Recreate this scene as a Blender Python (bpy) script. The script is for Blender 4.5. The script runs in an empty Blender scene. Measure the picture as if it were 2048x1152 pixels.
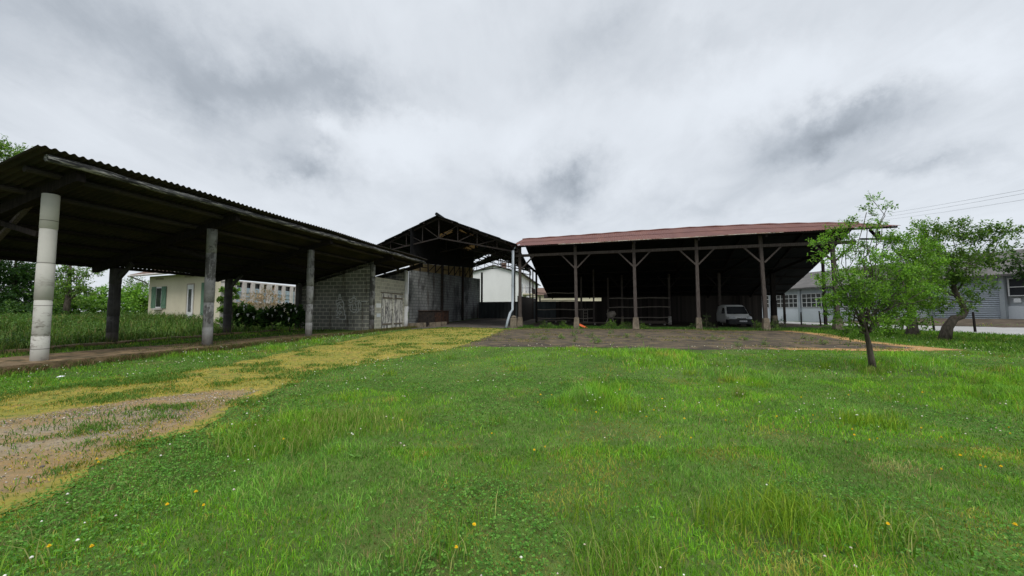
import bpy, math, random
import numpy as np
from mathutils import Vector, Matrix, Euler
from mathutils.geometry import delaunay_2d_cdt

random.seed(7)
RNG = np.random.default_rng(11)
SC = bpy.context.scene
COL = SC.collection
R = math.radians

# ------------------------------------------------------------------ camera model
CAMZ = 1.6
FPX = 770.0
PITCH = math.atan(46 / FPX)
cp, sp = math.cos(PITCH), math.sin(PITCH)


def ray(px, py):
    u, v = (px - 1024) / FPX, (576 - py) / FPX
    return Vector((u, cp - v * sp, sp + v * cp))


def at(px, py, Y):
    """World point seen at photo pixel (px, py) at ground distance Y."""
    d = ray(px, py)
    k = Y / d.y
    return Vector((d.x * k, Y, CAMZ + d.z * k))


def proj(p):
    x, y, z = p[0], p[1], p[2] - CAMZ
    f = y * cp + z * sp
    w = -y * sp + z * cp
    return 1024 + FPX * x / f, 576 - FPX * w / f


# ------------------------------------------------------------------ noise + terrain
def _hash(ix, iy, seed):
    n = (ix.astype(np.int64) * 374761393 + iy.astype(np.int64) * 668265263 + seed * 1442695041) & 0x7FFFFFFF
    n = ((n ^ (n >> 13)) * 1274126177) & 0x7FFFFFFF
    n = (n ^ (n >> 16)) & 0x7FFFFFFF
    return n / float(0x7FFFFFFF)


def vnoise(x, y, seed=0):
    x = np.asarray(x, float); y = np.asarray(y, float)
    ix, iy = np.floor(x), np.floor(y)
    fx, fy = x - ix, y - iy
    fx = fx * fx * (3 - 2 * fx); fy = fy * fy * (3 - 2 * fy)
    a = _hash(ix, iy, seed); b = _hash(ix + 1, iy, seed)
    c = _hash(ix, iy + 1, seed); d = _hash(ix + 1, iy + 1, seed)
    return (a * (1 - fx) + b * fx) * (1 - fy) + (c * (1 - fx) + d * fx) * fy


def fbm(x, y, seed=0, octv=4):
    s, a, t = 0.0, 0.5, 0.0
    for i in range(octv):
        s = s + a * vnoise(np.asarray(x) * 2 ** i + i * 17.3, np.asarray(y) * 2 ** i - i * 9.1, seed + i)
        t += a; a *= 0.5
    return s / t


def sstep(a, b, x):
    t = np.clip((np.asarray(x, float) - a) / (b - a), 0, 1)
    return t * t * (3 - 2 * t)


SA = math.atan(0.23)                       # the open shed's long axis
SD = (math.sin(SA), math.cos(SA)); SN = (math.cos(SA), -math.sin(SA))


def shed_q(x, y):
    """Distance behind the front column line of the open shed."""
    return -((np.asarray(x) + 12.84) * SN[0] + (np.asarray(y) - 10.47) * SN[1])


def H(x, y):
    x = np.asarray(x, float); y = np.asarray(y, float)
    z = 0.28 * sstep(4, 26, y)
    z = z + 0.45 * sstep(31, 48, y) * (1 - sstep(2, 12, x))
    z = z + 0.78 * sstep(6.4, 12, shed_q(x, y)) * (1 - sstep(34, 50, y))
    z = z + 0.6 * sstep(29, 33.5, x) * sstep(42, 31, y) * sstep(4, 20, y) + 0.12 * sstep(16, 25, x)
    z = z + 0.06 * (fbm(x * 0.33, y * 0.33, 3, 1) - 0.5) * (1 - sstep(26, 32, y))
    return z


def h1(x, y):
    return float(H(np.array([x]), np.array([y]))[0])


def gpt(px, py):
    """Ground point under photo pixel."""
    d = ray(px, py)
    Y = 8.0
    for _ in range(60):
        k = Y / d.y
        z = h1(d.x * k, Y)
        Yn = (z - CAMZ) / d.z * d.y if d.z < -1e-4 else 200
        Y = 0.6 * Y + 0.4 * min(max(Yn, 0.2), 200)
    k = Y / d.y
    return (d.x * k, Y)


def poly_sdf(x, y, P):
    """Signed distance to polygon, negative inside."""
    x = np.asarray(x, float); y = np.asarray(y, float)
    dmin = np.full(x.shape, 1e9); inside = np.zeros(x.shape, bool)
    n = len(P)
    for i in range(n):
        ax, ay = P[i]; bx, by = P[(i + 1) % n]
        ex, ey = bx - ax, by - ay
        L = ex * ex + ey * ey + 1e-12
        t = np.clip(((x - ax) * ex + (y - ay) * ey) / L, 0, 1)
        dd = np.hypot(x - ax - t * ex, y - ay - t * ey)
        dmin = np.minimum(dmin, dd)
        c = ((ay > y) != (by > y)) & (x < (bx - ax) * (y - ay) / ((by - ay) if by != ay else 1e-9) + ax)
        inside ^= c
    return np.where(inside, -dmin, dmin)


# ------------------------------------------------------------------ node helpers
def new_mat(name):
    m = bpy.data.materials.new(name); m.use_nodes = True
    nt = m.node_tree; nt.nodes.clear()
    return m, nt


class NT:
    def __init__(s, nt): s.t = nt
    def n(s, typ, **kw):
        nd = s.t.nodes.new(typ)
        for k, v in kw.items():
            if k == 'inp':
                for kk, vv in v.items():
                    sock = nd.inputs[kk]
                    if isinstance(vv, bpy.types.NodeSocket): s.t.links.new(vv, sock)
                    else: sock.default_value = vv
            else: setattr(nd, k, v)
        return nd
    def math(s, op, a, b=0.5, c=None, clamp=False):
        i = {0: a, 1: b}
        if c is not None: i[2] = c
        return s.n('ShaderNodeMath', operation=op, use_clamp=clamp, inp=i).outputs[0]
    def noise(s, vec, scale, detail=4, rough=0.55, dist=0.0):
        return s.n('ShaderNodeTexNoise', inp={'Vector': vec, 'Scale': scale, 'Detail': detail, 'Roughness': rough, 'Distortion': dist}).outputs['Fac']
    def rng(s, v, a, b, c=0.0, d=1.0):
        nd = s.n('ShaderNodeMapRange', interpolation_type='SMOOTHSTEP')
        s.t.links.new(v, nd.inputs[0])
        for i, q in zip((1, 2, 3, 4), (a, b, c, d)): nd.inputs[i].default_value = q
        return nd.outputs[0]
    def mix(s, f, a, b):
        nd = s.n('ShaderNodeMix', data_type='RGBA')
        for k, v in ((0, f), (6, a), (7, b)):
            if isinstance(v, bpy.types.NodeSocket): s.t.links.new(v, nd.inputs[k])
            elif k == 0: nd.inputs[0].default_value = v
            else: nd.inputs[k].default_value = (*v, 1) if len(v) == 3 else v
        return nd.outputs[2]
    def mapping(s, vec, scale=(1, 1, 1), rot=(0, 0, 0), loc=(0, 0, 0)):
        return s.n('ShaderNodeMapping', inp={'Vector': vec, 'Scale': scale, 'Rotation': rot, 'Location': loc}).outputs[0]
    def out(s, sh, disp=None):
        o = s.n('ShaderNodeOutputMaterial'); s.t.links.new(sh, o.inputs[0])
    def bsdf(s, col, rough=0.8, bump=None, bstr=0.3, bdist=0.02, spec=0.3, metal=0.0):
        b = s.n('ShaderNodeBsdfPrincipled')
        for k, v in (('Base Color', col), ('Roughness', rough), ('Metallic', metal)):
            if isinstance(v, bpy.types.NodeSocket): s.t.links.new(v, b.inputs[k])
            else: b.inputs[k].default_value = (*v, 1) if isinstance(v, tuple) else v
        b.inputs['Specular IOR Level'].default_value = spec
        if bump is not None:
            bp = s.n('ShaderNodeBump', inp={'Strength': bstr, 'Distance': bdist, 'Height': bump})
            s.t.links.new(bp.outputs[0], b.inputs['Normal'])
        return b.outputs[0]
    def obj(s): return s.n('ShaderNodeTexCoord').outputs['Object']
    def attr(s, nm, what='Fac'): return s.n('ShaderNodeAttribute', attribute_name=nm).outputs[what]


def mottled(name, c1, c2, c3=None, scale=3.0, stretch=(1, 1, 1), rough=0.85, bump=0.3, bscale=40, th=(0.35, 0.65), th3=(0.55, 0.75), spec=0.10, metal=0.0, scale3=None):
    m, nt = new_mat(name); s = NT(nt); v = s.mapping(s.obj(), stretch)
    f = s.rng(s.noise(v, scale, 6, 0.6), *th)
    col = s.mix(f, c1, c2)
    if c3 is not None:
        g = s.rng(s.noise(s.mapping(v, loc=(7, 3, 1)), scale3 or scale * 2.7, 5, 0.65), *th3)
        col = s.mix(g, col, c3)
    b = s.noise(v, bscale, 4, 0.6)
    col = s.mix(s.math('MULTIPLY', b, 0.35), col, (0.02, 0.02, 0.02))
    s.out(s.bsdf(col, rough, b, bump, 0.02, spec, metal))
    return m


M = {}
M['pipe'] = mottled('pipe_concrete', (.30, .285, .25), (.20, .19, .175), (.10, .095, .085), 2.0, (1, 1, .5), th3=(.60, .72))
M['pipe_pale'] = None
M['soot'] = mottled('soot_black_boards', (.007, .007, .008), (.012, .012, .013), None, 2, spec=.03)  # near-black colour holds the shade below the hall roof
M['pipe_dark'] = mottled('pipe_concrete_dark', (.05, .048, .045), (.09, .085, .08), (.14, .13, .12), 2.0, (1, 1, .4), th3=(.62, .75))
M['pipe_mid'] = mottled('pipe_concrete_grey', (.19, .19, .185), (.12, .12, .118), (.07, .066, .062), 1.8, (1, 1, .35), th3=(.5, .62), scale3=1.2)
M['pipe_white'] = mottled('pipe_concrete_whitewashed', (.62, .62, .60), (.5, .5, .5), (.2, .19, .18), 2.0, (1, 1, .3), th3=(.66, .8))
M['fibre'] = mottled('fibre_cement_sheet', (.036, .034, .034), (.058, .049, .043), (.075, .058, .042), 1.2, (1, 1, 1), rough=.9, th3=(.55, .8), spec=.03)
M['fibre_edge'] = mottled('weathered_purlin_paint', (.10, .10, .105), (.03, .03, .032), (.36, .35, .33), 3.5, (2, .25, 2), th=(.42, .62), th3=(.5, .62))  # pale streaks stand in for edge light along the dark log
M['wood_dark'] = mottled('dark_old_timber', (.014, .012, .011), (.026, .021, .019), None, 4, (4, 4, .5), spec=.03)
M['wood'] = mottled('weathered_timber', (.06, .048, .042), (.105, .088, .08), (.03, .024, .02), 5, (5, 5, .5), th3=(.55, .7))
M['wood_pale'] = mottled('pale_timber', (.20, .17, .13), (.13, .11, .09), None, 5, (1, 5, 5))
M['footing'] = mottled('old_concrete', (.22, .18, .13), (.12, .10, .075), (.30, .27, .21), 3, th3=(.58, .7))
M['footing_white'] = mottled('limewashed_concrete', (.5, .48, .44), (.32, .3, .26), (.2, .18, .15), 4, th3=(.62, .75))
M['slab'] = mottled('slab_concrete', (.27, .185, .10), (.155, .11, .065), (.075, .062, .032), 1.1, th3=(.46, .62), bump=.5, bscale=25)
M['steel'] = mottled('dark_steel', (.022, .02, .02), (.045, .035, .03), None, 5, spec=.03)
M['green_roof'] = mottled('hall_roof_sheet', (.011, .013, .014), (.020, .021, .022), (.028, .026, .025), 1.0, th3=(.6, .8), spec=.03)
M['zinc'] = mottled('zinc_pipe', (.42, .46, .50), (.33, .37, .41), (.2, .21, .22), 3, (1, 1, .3), rough=.5, th3=(.62, .8))
M['fence_metal'] = mottled('grey_sheet_metal', (.055, .065, .068), (.038, .045, .048), None, 1.5, (1, 1, .3), rough=.6)
M['render_white'] = mottled('white_render', (.78, .78, .77), (.73, .73, .72), (.62, .62, .61), .6, (1, 1, .5), th3=(.62, .85), bump=.1)
M['render_cream'] = mottled('cream_render', (.66, .60, .46), (.60, .54, .41), (.48, .43, .32), .8, (1, 1, .5), th3=(.62, .85), bump=.1)
M['render_beige'] = mottled('beige_render', (.42, .36, .29), (.34, .29, .23), None, 1.2)
M['tile'] = mottled('roof_tile', (.13, .085, .065), (.17, .11, .085), (.1, .08, .07), 2.2)
M['shutter'] = mottled('green_shutter_paint', (.10, .19, .13), (.14, .23, .16), None, 3, (4, 4, .6))
M['white_paint'] = mottled('white_paint', (.72, .72, .71), (.62, .62, .62), None, 3, bump=.05)
M['pinkwhite'] = mottled('off_white_concrete', (.60, .55, .52), (.5, .46, .43), (.42, .36, .32), 2.2, th3=(.6, .75))
M['bluepanel'] = mottled('pale_blue_panel', (.42, .52, .60), (.37, .47, .55), (.28, .35, .42), 1.6, th3=(.66, .8))
M['glass'] = mottled('dark_window_glass', (.02, .022, .025), (.035, .038, .042), None, 1, rough=.12, bump=.0, spec=.5)
M['workwall'] = mottled('painted_workshop_wall', (.62, .65, .68), (.56, .59, .62), (.46, .49, .51), .7, (1, 1, .4), th3=(.6, .8), bump=.1)
M['workblue'] = mottled('blue_grey_paint', (.36, .39, .41), (.31, .34, .36), None, 2)
M['workroof'] = mottled('workshop_roof_sheet', (.13, .12, .115), (.09, .085, .08), (.2, .19, .18), 1.5, (1, .4, 1), th3=(.6, .75))
M['galv'] = mottled('corrugated_galvanised_sheet', (.42, .46, .50), (.36, .40, .44), None, 1.2, (1, 1, .3), rough=.5)
M['rust'] = mottled('rusty_metal', (.060, .030, .020), (.03, .018, .014), (.09, .045, .026), 3, th3=(.55, .7))
M['clear'] = None
M['rubber'] = mottled('black_rubber', (.02, .02, .02), (.03, .03, .03), None, 4, rough=.7)
M['plastic'] = mottled('black_plastic', (.025, .026, .028), (.035, .036, .038), None, 4, rough=.55)
M['vanpaint'] = mottled('white_van_paint', (.80, .81, .79), (.72, .73, .70), None, 1.2, rough=.35, bump=.02, spec=.5)
M['lamp_glass'] = mottled('headlight_lens', (.5, .52, .53), (.35, .37, .38), None, 12, rough=.1, bump=.0, spec=.6)
M['orange'] = mottled('orange_sheet', (.62, .13, .045), (.5, .10, .035), None, 3)
M['sign'] = mottled('white_sign', (.75, .76, .76), (.68, .69, .7), None, 2)
M['bark'] = mottled('tree_bark', (.12, .10, .08), (.06, .05, .04), (.22, .20, .17), 6, (2, 2, .5), th3=(.62, .75), bump=.9, bscale=22)
M['stone'] = mottled('grey_stone', (.26, .24, .21), (.17, .16, .15), (.34, .32, .3), 9)
M['wire'] = mottled('cable_sheath', (.09, .09, .095), (.12, .12, .125), None, 2)
M['yellow'] = mottled('dandelion_petals', (.80, .50, .01), (.85, .58, .02), None, 20)
M['paint_mark'] = mottled('grey_spray_paint', (.66, .67, .65), (.50, .51, .49), None, 6)
M['rail_wood'] = mottled('grey_rail_timber', (.34, .30, .25), (.24, .21, .18), None, 6)

# pale first column: damp stains of its own shape
m, nt = new_mat('pipe_concrete_pale'); s = NT(nt); v = s.obj()
sepz = s.n('ShaderNodeSeparateXYZ', inp={0: v})
band = s.rng(s.noise(s.mapping(v, (1.2, 1.2, 2.6)), 1.4, 6, .7), .50, .60)
low = s.rng(sepz.outputs[2], 2.9, 1.7)
streak = s.rng(s.noise(s.mapping(v, (3, 3, 14)), 2.2, 4, .7), .42, .6)
f = s.math('MULTIPLY', s.math('MULTIPLY', band, low), s.math('MULTIPLY_ADD', streak, .6, .4))
colr = s.mix(s.noise(v, 3, 6), (.46, .45, .41), (.36, .35, .315))
colr = s.mix(f, colr, (.13, .115, .095))
jz = s.math('ABSOLUTE', s.math('SUBTRACT', s.math('FRACT', s.math('MULTIPLY', sepz.outputs[2], .86)), .5))
colr = s.mix(s.rng(jz, .012, .004), colr, (.12, .11, .1))
s.out(s.bsdf(colr, .85, s.noise(v, 50, 4), .25)); M['pipe_pale'] = m

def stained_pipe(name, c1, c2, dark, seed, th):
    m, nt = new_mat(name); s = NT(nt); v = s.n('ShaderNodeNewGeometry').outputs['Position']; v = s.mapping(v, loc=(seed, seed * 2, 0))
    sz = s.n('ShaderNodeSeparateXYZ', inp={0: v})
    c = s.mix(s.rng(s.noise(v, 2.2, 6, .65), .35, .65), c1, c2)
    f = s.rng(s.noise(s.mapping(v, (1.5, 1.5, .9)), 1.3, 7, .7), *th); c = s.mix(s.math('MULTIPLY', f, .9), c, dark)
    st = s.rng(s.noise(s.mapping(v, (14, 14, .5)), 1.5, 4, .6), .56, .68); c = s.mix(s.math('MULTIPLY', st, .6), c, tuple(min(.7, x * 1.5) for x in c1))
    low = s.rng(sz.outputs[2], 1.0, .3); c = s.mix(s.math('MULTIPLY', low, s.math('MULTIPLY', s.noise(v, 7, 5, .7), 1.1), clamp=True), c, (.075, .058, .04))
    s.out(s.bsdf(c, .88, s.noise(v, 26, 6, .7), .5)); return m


M['pipe_mid'] = stained_pipe('pipe_concrete_stained', (.23, .23, .225), (.155, .155, .15), (.055, .052, .05), 3, (.50, .57))
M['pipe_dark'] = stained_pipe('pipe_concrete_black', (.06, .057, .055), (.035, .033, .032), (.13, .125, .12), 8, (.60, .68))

# translucent yellowed roof sheet
m, nt = new_mat('translucent_roof_sheet'); s = NT(nt); v = s.obj()
c = s.mix(s.noise(v, 1.6, 5), (.42, .33, .20), (.24, .19, .115))
d = s.n('ShaderNodeBsdfDiffuse', inp={'Color': c}); t = s.n('ShaderNodeBsdfTranslucent', inp={'Color': c})
mx = s.n('ShaderNodeMixShader', inp={0: .55, 1: d.outputs[0], 2: t.outputs[0]})
s.out(mx.outputs[0]); M['clear'] = m


def block_mat(name, block, mortar, bw, bh, dark=None, dth=(.4, .7), dscale=.5, stain=None):
    m, nt = new_mat(name); s = NT(nt); v = s.obj()
    sp_ = s.n('ShaderNodeSeparateXYZ', inp={0: v})
    u = s.math('ADD', sp_.outputs[0], sp_.outputs[1])
    cv = s.n('ShaderNodeCombineXYZ', inp={0: u, 1: sp_.outputs[2], 2: 0.0}).outputs[0]
    wob = s.n('ShaderNodeTexNoise', inp={'Vector': v, 'Scale': 5.0, 'Detail': 3}).outputs['Color']
    wv = s.n('ShaderNodeVectorMath', operation='MULTIPLY_ADD', inp={0: wob, 1: (.035, .035, 0), 2: cv}).outputs[0]
    br = s.n('ShaderNodeTexBrick', offset=.5, inp={'Vector': wv, 'Color1': (*block, 1), 'Color2': tuple(x * .72 for x in block) + (1,), 'Mortar': (*mortar, 1), 'Scale': 1.0, 'Mortar Size': .028, 'Mortar Smooth': .25, 'Bias': .0, 'Brick Width': bw, 'Row Height': bh})
    col = br.outputs['Color']
    n1 = s.noise(v, 9, 6, .7)
    col = s.mix(s.math('MULTIPLY', n1, .45), col, (.05, .05, .045))
    if dark is not None:
        f = s.rng(s.noise(s.mapping(v, (1, 1, .45)), dscale, 6, .65), *dth)
        col = s.mix(s.math('MULTIPLY', f, .85), col, dark)
    if stain is not None:
        f2 = s.rng(s.noise(s.mapping(v, (2.2, 2.2, .25), loc=(3, 1, 0)), .9, 5, .6), .55, .7)
        col = s.mix(s.math('MULTIPLY', f2, .75), col, stain)
    hgt = s.math('SUBTRACT', s.math('MULTIPLY', n1, .4), br.outputs['Fac'])
    s.out(s.bsdf(col, .9, hgt, .4, .02, .2)); return m


M['block'] = block_mat('concrete_block_dark', (.25, .25, .225), (.52, .50, .42), .52, .262, (.035, .035, .032), (.52, .8), .45, (.06, .045, .035))
M['block_pale'] = block_mat('concrete_block_pale', (.46, .45, .38), (.56, .53, .43), .5, .262, (.22, .19, .14), (.5, .8), .8)
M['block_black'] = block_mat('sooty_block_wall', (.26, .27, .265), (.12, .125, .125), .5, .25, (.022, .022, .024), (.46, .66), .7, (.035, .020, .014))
M['planks'] = None
m, nt = new_mat('peeling_white_boards'); s = NT(nt); v = s.obj()
n1 = s.noise(s.mapping(v, (5, 5, .8)), 1.7, 6, .75, .6)
colr = s.mix(s.rng(n1, .44, .56), (.10, .095, .10), (.66, .64, .58))
sx = s.n('ShaderNodeSeparateXYZ', inp={0: v})
pl = s.math('ABSOLUTE', s.math('SUBTRACT', s.math('FRACT', s.math('MULTIPLY', sx.outputs[1], 6.0)), .5))
colr = s.mix(s.rng(pl, .06, .02), colr, (.06, .055, .05))
s.out(s.bsdf(colr, .85, n1, .4)); M['planks'] = m
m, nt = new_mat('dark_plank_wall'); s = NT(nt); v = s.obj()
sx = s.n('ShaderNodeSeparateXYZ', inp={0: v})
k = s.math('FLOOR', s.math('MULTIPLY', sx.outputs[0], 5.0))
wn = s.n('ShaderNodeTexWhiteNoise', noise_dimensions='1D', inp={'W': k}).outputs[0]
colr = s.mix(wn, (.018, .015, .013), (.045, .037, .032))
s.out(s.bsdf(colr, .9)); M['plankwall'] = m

# red corrugated sheet
m, nt = new_mat('red_oxide_sheet'); s = NT(nt); v = s.obj()
n1 = s.noise(s.mapping(v, (1, .25, 1)), 1.1, 6, .6); n2 = s.noise(s.mapping(v, (6, 1.2, 1), loc=(4, 0, 0)), 1.5, 5, .7)
colr = s.mix(s.rng(n1, .35, .65), (.090, .026, .016), (.116, .040, .024))
colr = s.mix(s.rng(n2, .60, .72), colr, (.13, .07, .042))
sx = s.n('ShaderNodeSeparateXYZ', inp={0: v})
kx = s.math('FLOOR', s.math('MULTIPLY', sx.outputs[0], 1.2)); ky = s.math('FLOOR', s.math('MULTIPLY', sx.outputs[1], .55))
wn = s.n('ShaderNodeTexWhiteNoise', noise_dimensions='2D', inp={'Vector': s.n('ShaderNodeCombineXYZ', inp={0: kx, 1: ky}).outputs[0]}).outputs[0]
colr = s.mix(s.math('MULTIPLY', wn, .4), colr, (.066, .020, .018)); st_ = s.noise(s.mapping(v, (11, .35, 1), loc=(2, 2, 0)), 1.3, 4, .7); colr = s.mix(s.math('MULTIPLY', s.rng(st_, .5, .7), .6), colr, (.055, .02, .018))
s.out(s.bsdf(colr, .7, n2, .1)); M['redsheet'] = m
M['rust_edge'] = mottled('rusty_sheet_edge', (.55, .48, .40), (.36, .24, .16), (.66, .62, .55), 3, th3=(.5, .6))


def leaf_mat(name, trans=.35, rough=.5):
    m, nt = new_mat(name); s = NT(nt)
    c = s.attr('col', 'Color')
    b = s.n('ShaderNodeBsdfPrincipled', inp={'Base Color': c, 'Roughness': rough}); b.inputs['Specular IOR Level'].default_value = .1
    c2 = s.n('ShaderNodeMix', data_type='RGBA', blend_type='MULTIPLY', inp={0: 1.0, 6: c, 7: (1.25, 1.35, .55, 1)}).outputs[2]
    t = s.n('ShaderNodeBsdfTranslucent', inp={'Color': c2})
    mx = s.n('ShaderNodeMixShader', inp={0: trans, 1: b.outputs[0], 2: t.outputs[0]})
    s.out(mx.outputs[0]); return m


M['leaf'] = leaf_mat('leaf_green'); M['blade'] = leaf_mat('grass_blade', .3, .55)
M['petal'] = leaf_mat('flower_petals', .25, .6)

# ------------------------------------------------------------------ mesh helpers
class MB:
    def __init__(s): s.v = []; s.f = []; s.m = []; s.mi = 0
    def add(s, vs, fs):
        o = len(s.v); s.v += [tuple(v) for v in vs]; s.f += [tuple(o + i for i in f) for f in fs]; s.m += [s.mi] * len(fs)
    def box(s, c, d, rz=0.0, taper=1.0, lean=(0, 0)):
        """c: bottom centre, d: full size."""
        hx, hy = d[0] / 2, d[1] / 2; ca, sa = math.cos(rz), math.sin(rz); vs = []
        for k in (0, 1):
            t = taper if k else 1
            for (x, y) in ((-hx, -hy), (hx, -hy), (hx, hy), (-hx, hy)):
                x *= t; y *= t
                vs.append((c[0] + x * ca - y * sa + lean[0] * k, c[1] + x * sa + y * ca + lean[1] * k, c[2] + d[2] * k))
        s.add(vs, [(3, 2, 1, 0), (4, 5, 6, 7), (0, 1, 5, 4), (1, 2, 6, 5), (2, 3, 7, 6), (3, 0, 4, 7)])
    def beam(s, p, q, w, h=None, up=(0, 0, 1)):
        p = Vector(p); q = Vector(q); h = h or w; d = (q - p).normalized(); u = Vector(up)
        if abs(d.dot(u)) > .98: u = Vector((0, 1, 0))
        a = d.cross(u).normalized(); b = a.cross(d).normalized(); vs = []
        for e in (p, q):
            for (i, j) in ((-1, -1), (1, -1), (1, 1), (-1, 1)): vs.append(e + a * i * w / 2 + b * j * h / 2)
        s.add(vs, [(0, 1, 2, 3), (7, 6, 5, 4), (4, 5, 1, 0), (5, 6, 2, 1), (6, 7, 3, 2), (7, 4, 0, 3)])
    def tube(s, pts, rad, n=8, cap=True):
        pts = [Vector(p) for p in pts]
        if not hasattr(rad, '__len__'): rad = [rad] * len(pts)
        rings = []; ref = Vector((.3, .2, 1)).normalized()
        for i, p in enumerate(pts):
            d = (pts[min(i + 1, len(pts) - 1)] - pts[max(i - 1, 0)]).normalized()
            if abs(d.dot(ref)) > .97: ref = Vector((1, 0, 0))
            a = d.cross(ref).normalized(); b = d.cross(a); ref2 = ref
            rings.append([p + (a * math.cos(2 * math.pi * k / n) + b * math.sin(2 * math.pi * k / n)) * rad[i] for k in range(n)])
        vs = [q for r in rings for q in r]; fs = []
        for i in range(len(pts) - 1):
            for k in range(n): fs.append((i * n + k, i * n + (k + 1) % n, (i + 1) * n + (k + 1) % n, (i + 1) * n + k))
        if cap: fs += [tuple(range(n))[::-1], tuple((len(pts) - 1) * n + k for k in range(n))]
        s.add(vs, fs)
    def lathe(s, c, prof, n=16):
        vs = []; fs = []
        for (r, z) in prof:
            for k in range(n): vs.append((c[0] + r * math.cos(2 * math.pi * k / n), c[1] + r * math.sin(2 * math.pi * k / n), c[2] + z))
        for i in range(len(prof) - 1):
            for k in range(n): fs.append((i * n + k, i * n + (k + 1) % n, (i + 1) * n + (k + 1) % n, (i + 1) * n + k))
        fs += [tuple(range(n))[::-1], tuple((len(prof) - 1) * n + k for k in range(n))]
        s.add(vs, fs)
    def prism(s, prof, axis_a, axis_b, origin, ext):
        """Closed outline prof (2D) in plane spanned by axis_a, axis_b, pushed along ext."""
        A, B, O, E = Vector(axis_a), Vector(axis_b), Vector(origin), Vector(ext); n = len(prof)
        vs = [O + A * p[0] + B * p[1] for p in prof] + [O + A * p[0] + B * p[1] + E for p in prof]
        s.add(vs, [tuple(range(n)), tuple(range(2 * n - 1, n - 1, -1))] + [(i + n, (i + 1) % n + n, (i + 1) % n, i) for i in range(n)])
    def sheet(s, fn, nu, nv, thick=None):
        """fn(i,j)->point; a grid sheet, given thickness along -z when thick is set."""
        P = [[Vector(fn(i, j)) for j in range(nv + 1)] for i in range(nu + 1)]
        vs = [p for r in P for p in r]; N = len(vs); W = nv + 1
        fs = [(i * W + j, (i + 1) * W + j, (i + 1) * W + j + 1, i * W + j + 1) for i in range(nu) for j in range(nv)]
        if thick:
            vs += [p - Vector((0, 0, thick)) for r in P for p in r]
            fs += [tuple(N + k for k in f[::-1]) for f in fs[:nu * nv]]
            for i in range(nu):
                for j in (0, nv):
                    a, b = i * W + j, (i + 1) * W + j
                    q = (a, b, N + b, N + a); fs.append(q if j else q[::-1])
            for j in range(nv):
                for i in (0, nu):
                    a, b = i * W + j, i * W + j + 1
                    q = (a, b, N + b, N + a); fs.append(q[::-1] if i else q)
        s.add(vs, fs)
    def build(s, name, mat, parent=None, smooth=False, bevel=0.0):
        me = bpy.data.meshes.new(name); me.from_pydata(s.v, [], s.f)
        mats = mat if isinstance(mat, (list, tuple)) else [mat]
        for q in mats: me.materials.append(q)
        if len(mats) > 1: me.polygons.foreach_set('material_index', s.m)
        if smooth: me.polygons.foreach_set('use_smooth', [True] * len(me.polygons))
        me.update()
        o = bpy.data.objects.new(name, me); COL.objects.link(o)
        if parent is not None: o.parent = parent
        if bevel:
            b = o.modifiers.new('edge', 'BEVEL'); b.width = bevel; b.segments = 2; b.limit_method = 'ANGLE'
        return o


def tag(o, label=None, cat=None, group=None, kind=None):
    if label: o['label'] = label
    if cat: o['category'] = cat
    if group: o['group'] = group
    if kind: o['kind'] = kind
    return o


def empty(name, loc, rz, label, cat, group=None):
    o = bpy.data.objects.new(name, None); COL.objects.link(o); o.empty_display_size = .3
    o.location = loc; o.rotation_euler = (0, 0, rz); return tag(o, label, cat, group)


class Frame:
    """Local frame: x to the right, y away, rotated clockwise by a."""
    def __init__(s, o, a, z=0.0):
        s.o = Vector((o[0], o[1], z)); s.a = a
        s.ux = Vector((math.cos(a), -math.sin(a), 0)); s.uy = Vector((math.sin(a), math.cos(a), 0))
    def w(s, x, y, z=0.0): return s.o + s.ux * x + s.uy * y + Vector((0, 0, z))
    def l(s, p): d = Vector(p) - s.o; return Vector((d.dot(s.ux), d.dot(s.uy), d.z))
    def hitY(s, px, py, ly):
        """Local point seen at pixel on the plane y = ly."""
        d = ray(px, py); c = Vector((0, 0, CAMZ)); k = (ly - (c - s.o).dot(s.uy)) / d.dot(s.uy); return s.l(c + d * k)
    def hitX(s, px, py, lx):
        d = ray(px, py); c = Vector((0, 0, CAMZ)); k = (lx - (c - s.o).dot(s.ux)) / d.dot(s.ux); return s.l(c + d * k)
    def g(s, x, y): p = s.w(x, y); return h1(p.x, p.y) - s.o.z


def np_mesh(name, V, loops, totals, mat, cols=None, parent=None, attrs=None):
    me = bpy.data.meshes.new(name); n = len(V); nl = len(loops); npoly = len(totals)
    me.vertices.add(n); me.vertices.foreach_set('co', np.asarray(V, np.float32).ravel())
    me.loops.add(nl); me.loops.foreach_set('vertex_index', np.asarray(loops, np.int32))
    me.polygons.add(npoly)
    st = np.zeros(npoly, np.int32); st[1:] = np.cumsum(totals)[:-1]
    me.polygons.foreach_set('loop_start', st); me.polygons.foreach_set('loop_total', np.asarray(totals, np.int32))
    me.update(calc_edges=True)
    if cols is not None:
        a = me.attributes.new('col', 'FLOAT_COLOR', 'POINT')
        c4 = np.ones((n, 4), np.float32); c4[:, :3] = cols; a.data.foreach_set('color', c4.ravel())
    for k, vv in (attrs or {}).items():
        a = me.attributes.new(k, 'FLOAT', 'POINT'); a.data.foreach_set('value', np.asarray(vv, np.float32))
    me.materials.append(mat)
    o = bpy.data.objects.new(name, me); COL.objects.link(o)
    if parent is not None: o.parent = parent
    return o


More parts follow.
